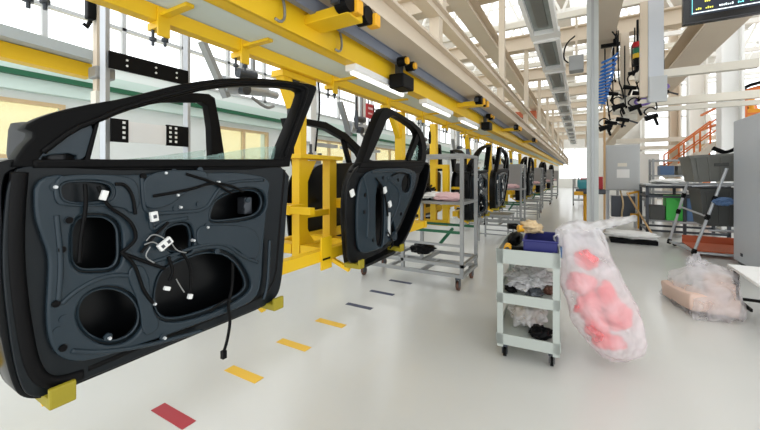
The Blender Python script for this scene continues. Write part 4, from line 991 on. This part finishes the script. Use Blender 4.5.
# yellow pedestal with teal and red fixtures
t = thing('pedestal', 'yellow pedestal stand with round black base left of the double column', 'stand', (.12, 11.3, 0))
a = MB(); a.lathe((.1, 11.3, 0), [(.3, 0), (.3, .1), (.24, .14)], 24); a.build('base', 'black', t)
a = MB(); a.lathe((.1, 11.3, 0), [(.1, .14), (.1, .2), (.07, .24), (.07, .92), (.1, .98)], 20); a.build('post', 'tool_yellow', t)
a = MB(); a.box((.2, 11.3, 1.05), (.7, .5, .13), bev=.03); a.build('head', 'gunmetal', t)
a = MB(); a.box((-.08, 11.05, 1.0), (.22, .14, .1), bev=.02); a.build('side_lever', 'tool_yellow', t)
for x, w_, h_, c, lab in ((.05, .26, .2, 'teal', 'teal box on top of the yellow pedestal'), (.38, .22, .34, 'red', 'dark red box on top of the yellow pedestal')):
    a = MB(); a.box((x, 11.3, 1.115 + h_ / 2), (w_, .24, h_), bev=.02); q = a.build('device', c); tag(q, lab, 'device', 'devices on the pedestal')
a = MB(); a.blob((.05, 9.75, .1), (.27, .22, .1), .3, 2, 4, 51, floor=.003); tag(a.build('black_bag', 'black', smooth=True), 'black soft bag on the floor at the pedestal foot', 'bag')
a = MB(); a.blob((.12, 9.72, .2), (.16, .1, .04), .3, 2, 3, 52, floor=.16); tag(a.build('orange_cloth', 'orange', smooth=True), 'orange cloth on the black soft bag', 'cloth')
# green bench
t = thing('work_bench', 'black framed bench with grey top right of the control cabinet', 'bench', (1.8, 11.0, 0))
x0, x1, y0, y1 = 1.36, 2.9, 10.75, 11.9
a = MB(); a.b2(x0, x1, y0, y1, 1.24, 1.28, bev=.006); a.build('top', 'grey_paint', t)
for x in (x0 + .03, 2.1, x1 - .03):
    for y in (y0 + .03, y1 - .03):
        a = MB(); a.b2(x - .03, x + .03, y - .03, y + .03, 0, 1.24); a.build('leg', 'gunmetal', t)
for z in (.12, .95, 1.18):
    a = MB()
    for y in (y0 + .03, y1 - .03): a.b2(x0, x1, y - .02, y + .02, z, z + .05)
    for x in (x0 + .03, x1 - .03): a.b2(x - .02, x + .02, y0, y1, z + .001, z + .049)
    a.build('frame', 'gunmetal', t)
a = MB(); a.b2(x0 + .05, x1 - .05, y0 + .1, y1 - .1, .36, .4); a.build('shelf', 'steel', t)
for x, w_, h_, c, lab in ((1.95, .36, .4, 'green', 'green box on the bench shelf'), (2.35, .38, .36, 'blue_bin', 'pale blue box on the bench shelf beside the green one')):
    a = MB(); a.b2(x - w_ / 2, x + w_ / 2, y0 + .12, y0 + .5, .401, .401 + h_ + .2, bev=.01); tag(a.build('storage_box', c), lab, 'box', 'boxes on the bench')
a = MB(); a.b2(1.45, 1.75, y0 + .12, y0 + .5, .401, .75, bev=.01); tag(a.build('storage_box', 'bin_dark'), 'dark box at the left end of the bench shelf', 'box', 'boxes on the bench')
a = MB(); a.blob((1.9, 11.2, 1.34), (.4, .3, .06), .3, 2, 4, 61, floor=1.281); tag(a.build('white_sheet', 'white', smooth=True), 'white sheet lying on the bench top', 'sheet')
# far storage racks
for k, (x, y, lab) in enumerate(((3.0, 13.9, 'nearer open shelf rack with small blue bins far right'), (2.6, 20.6, 'farther open shelf rack behind the grey crates'))):
    t = thing('shelf_rack', lab, 'shelf rack', (x, y, 0), 'open shelf racks')
    for dx in (-1.1, 0, 1.1):
        for dy in (-.3, .3):
            a = MB(); a.b2(x + dx - .03, x + dx + .03, y + dy - .03, y + dy + .03, 0, 2.0); a.build('post', 'steel', t)
    for z in (.4, .95, 1.45, 1.92):
        a = MB(); a.b2(x - 1.12, x + 1.12, y - .33, y + .33, z, z + .05); a.build('shelf', 'steel', t)
    for q in range(4):
        b = MB(); bx_ = x - .75 + q * .42; b.b2(bx_ - .17, bx_ + .17, y - .25, y + .2, 1.501, 1.78, bev=.01)
        tag(b.build('small_bin', 'blue_bin' if q % 2 == k else 'bin_grey'), '%s small bin on the %s shelf rack' % (['first', 'second', 'third', 'fourth'][q], 'nearer' if k == 0 else 'farther'), 'bin', 'small bins on the far racks')
a = MB(); a.b2(1.9, 2.8, 18.5, 18.6, .8, 2.4); a.b2(2.0, 2.1, 18.4, 18.7, 0, .8); a.b2(2.6, 2.7, 18.4, 18.7, 0, .8); tag(a.build('white_board', 'white'), 'white board standing in front of the bright windows', 'board')

# columns and orange structures in the bright bay
def column(x, y, w_, m, lab, z1=7.9):
    t = thing('column', lab, 'column', (x, y, 0), 'columns in the bright bay')
    a = MB(); a.b2(x - w_ / 2, x + w_ / 2, y - .03, y + .03, 0, z1); a.b2(x - w_ / 2, x - w_ / 2 + .06, y - w_ / 2, y + w_ / 2, 0, z1); a.b2(x + w_ / 2 - .06, x + w_ / 2, y - w_ / 2, y + w_ / 2, 0, z1); a.build('shaft', m, t)
    a = MB(); a.b2(x - w_ * .8, x + w_ * .8, y - w_ * .8, y + w_ * .8, 0, .05); a.build('base_plate', 'steel', t)
column(3.44, 12.85, .45, 'white', 'thick white column left of the orange platform')
column(4.3, 20, .6, 'truss_white', 'second thick white column further back')
column(3.1, 17.5, .32, 'beige', 'beige column with pipes across the bright windows')
# wall bracing
t = thing('bracing', 'white crossed steel bracing behind the thick white column', 'bracing', (4.2, 22, 0))
for a0, b0 in (((4.9, 21, .0), (6.6, 21, 4.2)), ((6.6, 21.2, .0), (4.9, 21.2, 4.2))):
    a = MB(); a.bar(a0, b0, .16); a.build('brace', 'truss_white', t)
# orange platform
t = thing('platform', 'orange steel platform with railing at the far right', 'platform', (5.6, 14.6, 0))
a = MB(); a.b2(3.75, 7.5, 13, 17, 2.45, 2.6); a.build('deck', 'tan', t)
for x in (3.9, 5.6, 7.3):
    for y in (13.1, 16.9):
        a = MB(); a.b2(x - .09, x + .09, y - .09, y + .09, 0, 2.45); a.build('leg', 'orange', t)
for x in (3.8, 4.3, 4.8, 5.5, 6.3, 7.1):
    a = MB(); a.b2(x - .03, x + .03, 13.02, 13.08, 2.6, 3.7); a.build('rail_post', 'orange', t)
a = MB()
for z in (3.1, 3.65): a.b2(3.75, 7.5, 13.02, 13.08, z, z + .06); a.b2(3.75, 3.81, 13, 17, z, z + .06)
a.build('railing', 'orange', t)
RX = -2.0
RB0 = len(bpy.data.objects)
t = thing('robot', 'orange industrial robot standing on the orange platform', 'robot', (4.5, 15, 2.6))
a = MB(); a.lathe((4.5, 15, 2.6), [(.45, 0), (.45, .2), (.35, .3), (.32, .7)], 24); a.build('base', 'orange', t)
a = MB(); a.bar((4.45, 14.9, 3.25), (4.2, 14.6, 3.9), .34, .3, bev=.04); a.build('lower_arm', 'orange', t)
a = MB(); a.bar((4.2, 14.55, 3.9), (5.1, 14.2, 4.1), .28, .26, bev=.04); a.build('upper_arm', 'orange', t)
a = MB(); a.cyl((5.1, 14.2, 4.1), (5.4, 14.1, 4.0), .12); a.build('wrist', 'gunmetal', t)
a = MB(); a.tube([(4.4, 14.7, 3.4), (4.1, 14.5, 3.7), (4.1, 14.4, 4.1), (4.6, 14.2, 4.2)], .05, smooth=2); a.build('cable_pack', 'black', t, smooth=True)
for k, (x, y, z) in enumerate(((4.05, 13.5, 2.6), (5.3, 13.5, 2.6))):
    a = MB(); a.b2(x - .18, x + .18, y - .15, y + .15, z + .001, z + .7, bev=.02); a.cyl((x, y, z + .69), (x, y, z + 1.0), .06); tag(a.build('valve_unit', 'orange_tray' if k else 'tool_yellow'), ['yellow valve unit on the platform edge', 'rust orange valve unit on the platform beside the yellow one'][k], 'valve unit', 'valve units')
t = thing('stairs', 'cream steel stairs with orange handrail rising toward the platform', 'stairs', (3.2, 15.6, 0))
for d in (0, .7):
    a = MB(); a.bar((2.5, 15.0 + d, 1.4), (3.72, 15.0 + d, 2.5), .06, .2); a.build('stringer', 'cream', t)
    a = MB(); a.bar((2.5, 15.0 + d, 2.2), (3.72, 15.0 + d, 3.3), .045); a.bar((2.5, 15.0 + d, 1.85), (3.72, 15.0 + d, 2.95), .04)
    for f in (0, .33, .66, 1): a.b2(2.5 + 1.22 * f - .022, 2.5 + 1.22 * f + .022, 14.98 + d, 15.02 + d, 1.4 + 1.1 * f, 2.2 + 1.1 * f)
    a.build('handrail', 'orange', t)
for f in range(6):
    a = MB(); x = 2.6 + f * .2; a.b2(x - .12, x + .12, 15.03, 15.67, 1.48 + f * .18, 1.51 + f * .18); a.build('tread', 'cream', t)
a = MB(); a.b2(2.4, 2.6, 14.95, 15.75, 1.28, 1.36); a.build('landing', 'cream', t)
for d in (0, .66):
    a = MB(); a.b2(2.45, 2.55, 15.0 + d, 15.06 + d, 0, 1.28); a.build('support', 'cream', t)

# ================================================================== HANGING THINGS ABOVE THE RIGHT AISLE
# screen
t = thing('screen', 'large hanging flat screen with coloured rows of text at the upper right', 'screen', (1.6, 5.24, 3.2))
a = MB(); a.b2(1.0, 2.3, 5.2, 5.28, 3.21, 3.94, bev=.012); a.build('case', 'black_gloss', t)
a = MB(); a.b2(1.06, 2.24, 5.194, 5.199, 3.29, 3.9); a.build('display', 'scr_dark', t)
rnd = random.Random(3)
groups = {'scr_cyan': MB(), 'scr_green': MB(), 'scr_yellow': MB(), 'scr_white': MB()}
groups['scr_cyan'].b2(1.075, 1.08, 5.191, 5.193, 3.31, 3.88); groups['scr_white'].b2(1.075, 2.2, 5.191, 5.193, 3.312, 3.322)
groups['scr_white'].b2(1.42, 1.425, 5.191, 5.193, 3.4, 3.88)
for r in range(7):
    z = 3.35 + r * .075
    x = 1.11
    while x < 2.15:
        L = rnd.uniform(.03, .12); key = rnd.choice(['scr_cyan', 'scr_cyan', 'scr_green', 'scr_white', 'scr_yellow', None, None])
        if key:
            for q in range(int(L / .017)): groups[key].b2(x + q * .017, x + q * .017 + .011, 5.191, 5.193, z, z + .024 * rnd.uniform(.5, 1))
        x += L + .03
for key, g in groups.items(): g.build('text_rows', key, t)['kind'] = 'stuff'
for x in (1.84, 2.2):
    a = MB(); a.b2(x - .025, x + .025, 5.27, 5.33, 3.5, 4.004); a.build('bracket', 'gunmetal', t)
# hanging steel box on beige drop post
t = thing('drop_box', 'tall grey box hanging on a beige drop post', 'box', (1.17, 8.2, 2.82))
a = MB(); a.b2(1.06, 1.29, 8.1, 8.3, 2.86, 4.724, bev=.008); a.build('body', 'cab_grey', t)
a = MB(); a.b2(.94, 1.055, 8.1, 8.22, 2.95, 4.72); a.build('side_post', 'beige', t)
a = MB(); a.b2(1.07, 1.33, 8.05, 8.1, 2.83, 3.3, bev=.006); a.build('cover', 'grey_paint', t)
for x, y, z0, lab in ((.84, 9.7, 2.74, 'beige drop post with a small box at its lower end, left of the stack light'),):
    t = thing('drop_post', lab, 'post', (x, y, z0), 'beige drop posts')
    a = MB(); a.b2(x - .08, x + .08, y - .08, y + .08, z0, 4.724); a.build('post', 'beige', t)
    a = MB(); a.b2(x - .1, x + .22, y - .16, y - .08, z0 - .02, z0 + .5, bev=.01); a.build('end_box', 'cream', t)
# stack light
t = thing('stack_light', 'red, green and yellow stack light hanging beside the tall grey box', 'signal light', (1.03, 9.0, 3.75))
x, y = 1.0, 9.0
for k, (m_, z) in enumerate((('lamp_red', 4.2), ('lamp_green', 4.07), ('lamp_yellow', 3.97))):
    a = MB(); a.cyl((x, y, z - .05 - (.0 if k != 1 else .01)), (x, y, z + .05), .085, n=20); a.build('lens', m_, t)
a = MB(); a.cyl((x, y, 3.76), (x, y, 3.92), .08); a.tube([(x, y, 3.78), (x, y, 3.68), (x - .08, y, 3.63), (x - .16, y, 3.62)], .04, smooth=1); a.build('bracket', 'black', t)
a = MB(); a.b2(x - .02, x + .02, y - .02, y + .02, 4.25, 4.72); a.build('hanger', 'black', t)
# blue coil hose
t = thing('coil_hose', 'blue spiral air hose hanging right of the double column', 'hose', (.36, 8.4, 2.9))
pts = []
for k in range(260):
    f = k / 259; th = f * 2 * PI * 13; r_ = .13 - .05 * f
    pts.append((.48 - .16 * f + r_ * math.cos(th), 8.4 + r_ * math.sin(th), 3.88 - .95 * f ** .8 + .05 * math.cos(th) * (1 - f)))
a = MB(); a.tube(pts, .018, 6); a.build('coil', 'hose_blue', t, smooth=True)
a = MB(); a.tube([pts[0], (.6, 8.4, 3.95), (.62, 8.4, 4.2), (.5, 8.4, 4.4)], .014, smooth=2); a.build('feed_line', 'cable', t, smooth=True)
a = MB(); a.cyl((.36, 8.4, 2.95), (.33, 8.4, 2.8), .02); a.build('fitting', 'steel', t)
# black hanging tools
spec = [(.62, 9.45, 3.35, 'first black hanging screwdriver, right of the blue hose'), (.95, 9.45, 3.45, 'black hanging screwdriver below the beige drop post'), (1.12, 9.45, 3.3, 'black hanging screwdriver under the tall grey box'), (.6, 9.45, 2.7, 'low black hanging screwdriver above the control cabinet'), (.82, 9.45, 2.75, 'second low black hanging screwdriver above the control cabinet'), (1.5, 9.45, 3.3, 'slim black hanging tool right of the tall grey box')]
for k, (x, y, z, lab) in enumerate(spec):
    t = thing('hanging_tool', lab, 'tool', (x, y, z - .15), 'black hanging tools')
    a = MB(); a.cyl((x - .16, y, z), (x + .08, y, z - .05), .05, .04); a.build('body', 'black', t)
    a = MB(); a.bar((x + .0, y, z - .02), (x - .06, y, z - .2), .05, bev=.01); a.build('grip', 'black', t)
    a = MB(); a.cyl((x + .08, y, z - .05), (x + .24, y, z - .12), .018); a.build('bit', 'gunmetal', t)
    a = MB(); a.tube([(x - .04, y, z + .03), (x - .1, y, z + .2), (x + .05, y, z + .3), (x + .02, y, z + .18), (x, y, z + .5), (x, y, 4.36)], .012, smooth=2); a.build('cord', 'cable', t, smooth=True)
for k, (x, z, c, lab) in enumerate(((1.45, 3.38, 'purple', 'purple hose loop right of the tall grey box'), (1.15, 3.1, 'purple', 'purple hose loop under the tall grey box'))):
    a = MB(); a.tube([(x + .14 * math.cos(q / 20 * 2 * PI), 9.5 + .02 * math.sin(q), z + .07 * math.sin(q / 20 * 2 * PI)) for q in range(20)], .025, closed=True); a.tube([(x, 9.5, z + .07), (x, 9.5, 4.36)], .008)
    tag(a.build('hose_loop', c, smooth=True), lab, 'hose', 'purple hose loops')
t = thing('hanging_unit', 'small grey motor unit under the beam left of the slim column', 'unit', (.0, 8.0, 3.7))
a = MB(); a.box((-.1, 8.2, 3.75), (.26, .3, .3), bev=.02); a.build('body', 'steel', t)
a = MB(); a.b2(-.12, -.08, 8.18, 8.22, 3.9, 4.72); a.build('hanger', 'beige', t)
a = MB(); a.tube([(-.24, 8.2, 3.8), (-.34, 8.2, 3.9), (-.3, 8.2, 4.2), (-.1, 8.2, 4.35)], .015, smooth=2); a.build('cable', 'cable', t, smooth=True)
# far row of carts on the right of the aisle
for k, (x, y) in enumerate(((.1, 20), (.3, 26), (.2, 33))):
    t = thing('supply_cart', '%s grey supply cart standing in the aisle far away' % ['nearest', 'middle', 'farthest'][k], 'cart', (x, y, 0), 'far supply carts')
    a = MB()
    a.b2(x - .5, x + .5, y - .4, y + .4, .25, .3); a.b2(x - .5, x + .5, y - .4, y + .4, .85, .9); a.build('shelf', 'steel', t)
    for dx in (-.47, .47):
        a = MB(); a.b2(x + dx - .03, x + dx + .03, y - .4, y - .34, 0.1, 1.3); a.build('post', 'steel', t)
        for dy in (-.34, .34):
            a = MB(); a.cyl((x + dx - .02, y + dy, .06), (x + dx + .02, y + dy, .06), .06); a.build('wheel', 'black', t)
    a = MB(); a.b2(x - .3, x + .2, y - .3, y + .3, .901, 1.25, bev=.02); tag(a.build('carton', ['teal', 'bin_grey', 'red'][k]), 'box on the %s far supply cart' % ['nearest', 'middle', 'farthest'][k], 'box', 'boxes on the far carts')

a = MB(); a.bar((.74, 9.72, 4.73), (.36, 9.72, 3.2), .1, .1); tag(a.build('leaning_brace', 'beige'), 'beige brace leaning behind the blue coil hose', 'brace')
a = MB(); a.box((.52, 8.9, 4.25), (.34, .1, .07), bev=.01); a.box((.62, 8.9, 4.33), (.1, .1, .2), bev=.02); a.b2(.6, .64, 8.88, 8.92, 4.4, 4.72); tag(a.build('tool_balancer', 'black'), 'black tool balancer hanging above the blue coil hose', 'balancer')
for k, (x, z) in enumerate(((.7, 3.0), (1.0, 2.95), (.45, 2.55), (1.28, 2.72))):
    t = thing('hanging_tool', ['short black hanging tool, highest of the low cluster', 'short black hanging tool right of the beige drop post', 'short black hanging tool lowest at left above the control cabinet', 'short black hanging tool at the right edge of the cluster'][k], 'tool', (x, 9.3, z - .1), 'black hanging tools')
    a = MB(); a.cyl((x - .12, 9.3, z - .03), (x + .1, 9.3, z + .04), .06, .045); a.build('body', 'black', t)
    a = MB(); a.bar((x + .04, 9.3, z), (x + .1, 9.3, z - .18), .05, bev=.01); a.build('grip', 'black', t)
    a = MB(); a.tube([(x - .05, 9.3, z + .02), (x - .16, 9.3, z + .12), (x - .02, 9.3, z + .24), (x + .1, 9.3, z + .12), (x + .06, 9.34, z + .4), (x, 9.45, 3.6), (x, 9.45, 4.72)], .014, smooth=2); a.build('cord', 'cable', t, smooth=True)

# ================================================================== LIGHT + CAMERA
wd = bpy.data.worlds.new('sky'); bpy.context.scene.world = wd; wd.use_nodes = True
wn = wd.node_tree.nodes; bg = wn['Background']; bg.inputs[0].default_value = (.95, .98, 1.0, 1); bg.inputs[1].default_value = 2.2
cam = bpy.data.cameras.new('camera'); co = bpy.data.objects.new('camera', cam); C.objects.link(co)
co.location = (0, 0, EYE); co.rotation_euler = (PI / 2, 0, TH)
cam.sensor_width = 36; cam.lens = 36 * F / 760; cam.shift_y = -(215 - HY) / 760; cam.clip_start = .02; cam.clip_end = 200
sc = bpy.context.scene; sc.camera = co
sc.view_settings.view_transform = 'Standard'; sc.view_settings.look = 'None'; sc.view_settings.gamma = 1; sc.view_settings.exposure = 0
sc.view_settings.use_curve_mapping = False
sc.cycles.use_denoising = True; sc.cycles.max_bounces = 10; sc.cycles.diffuse_bounces = 6; sc.cycles.transparent_max_bounces = 16
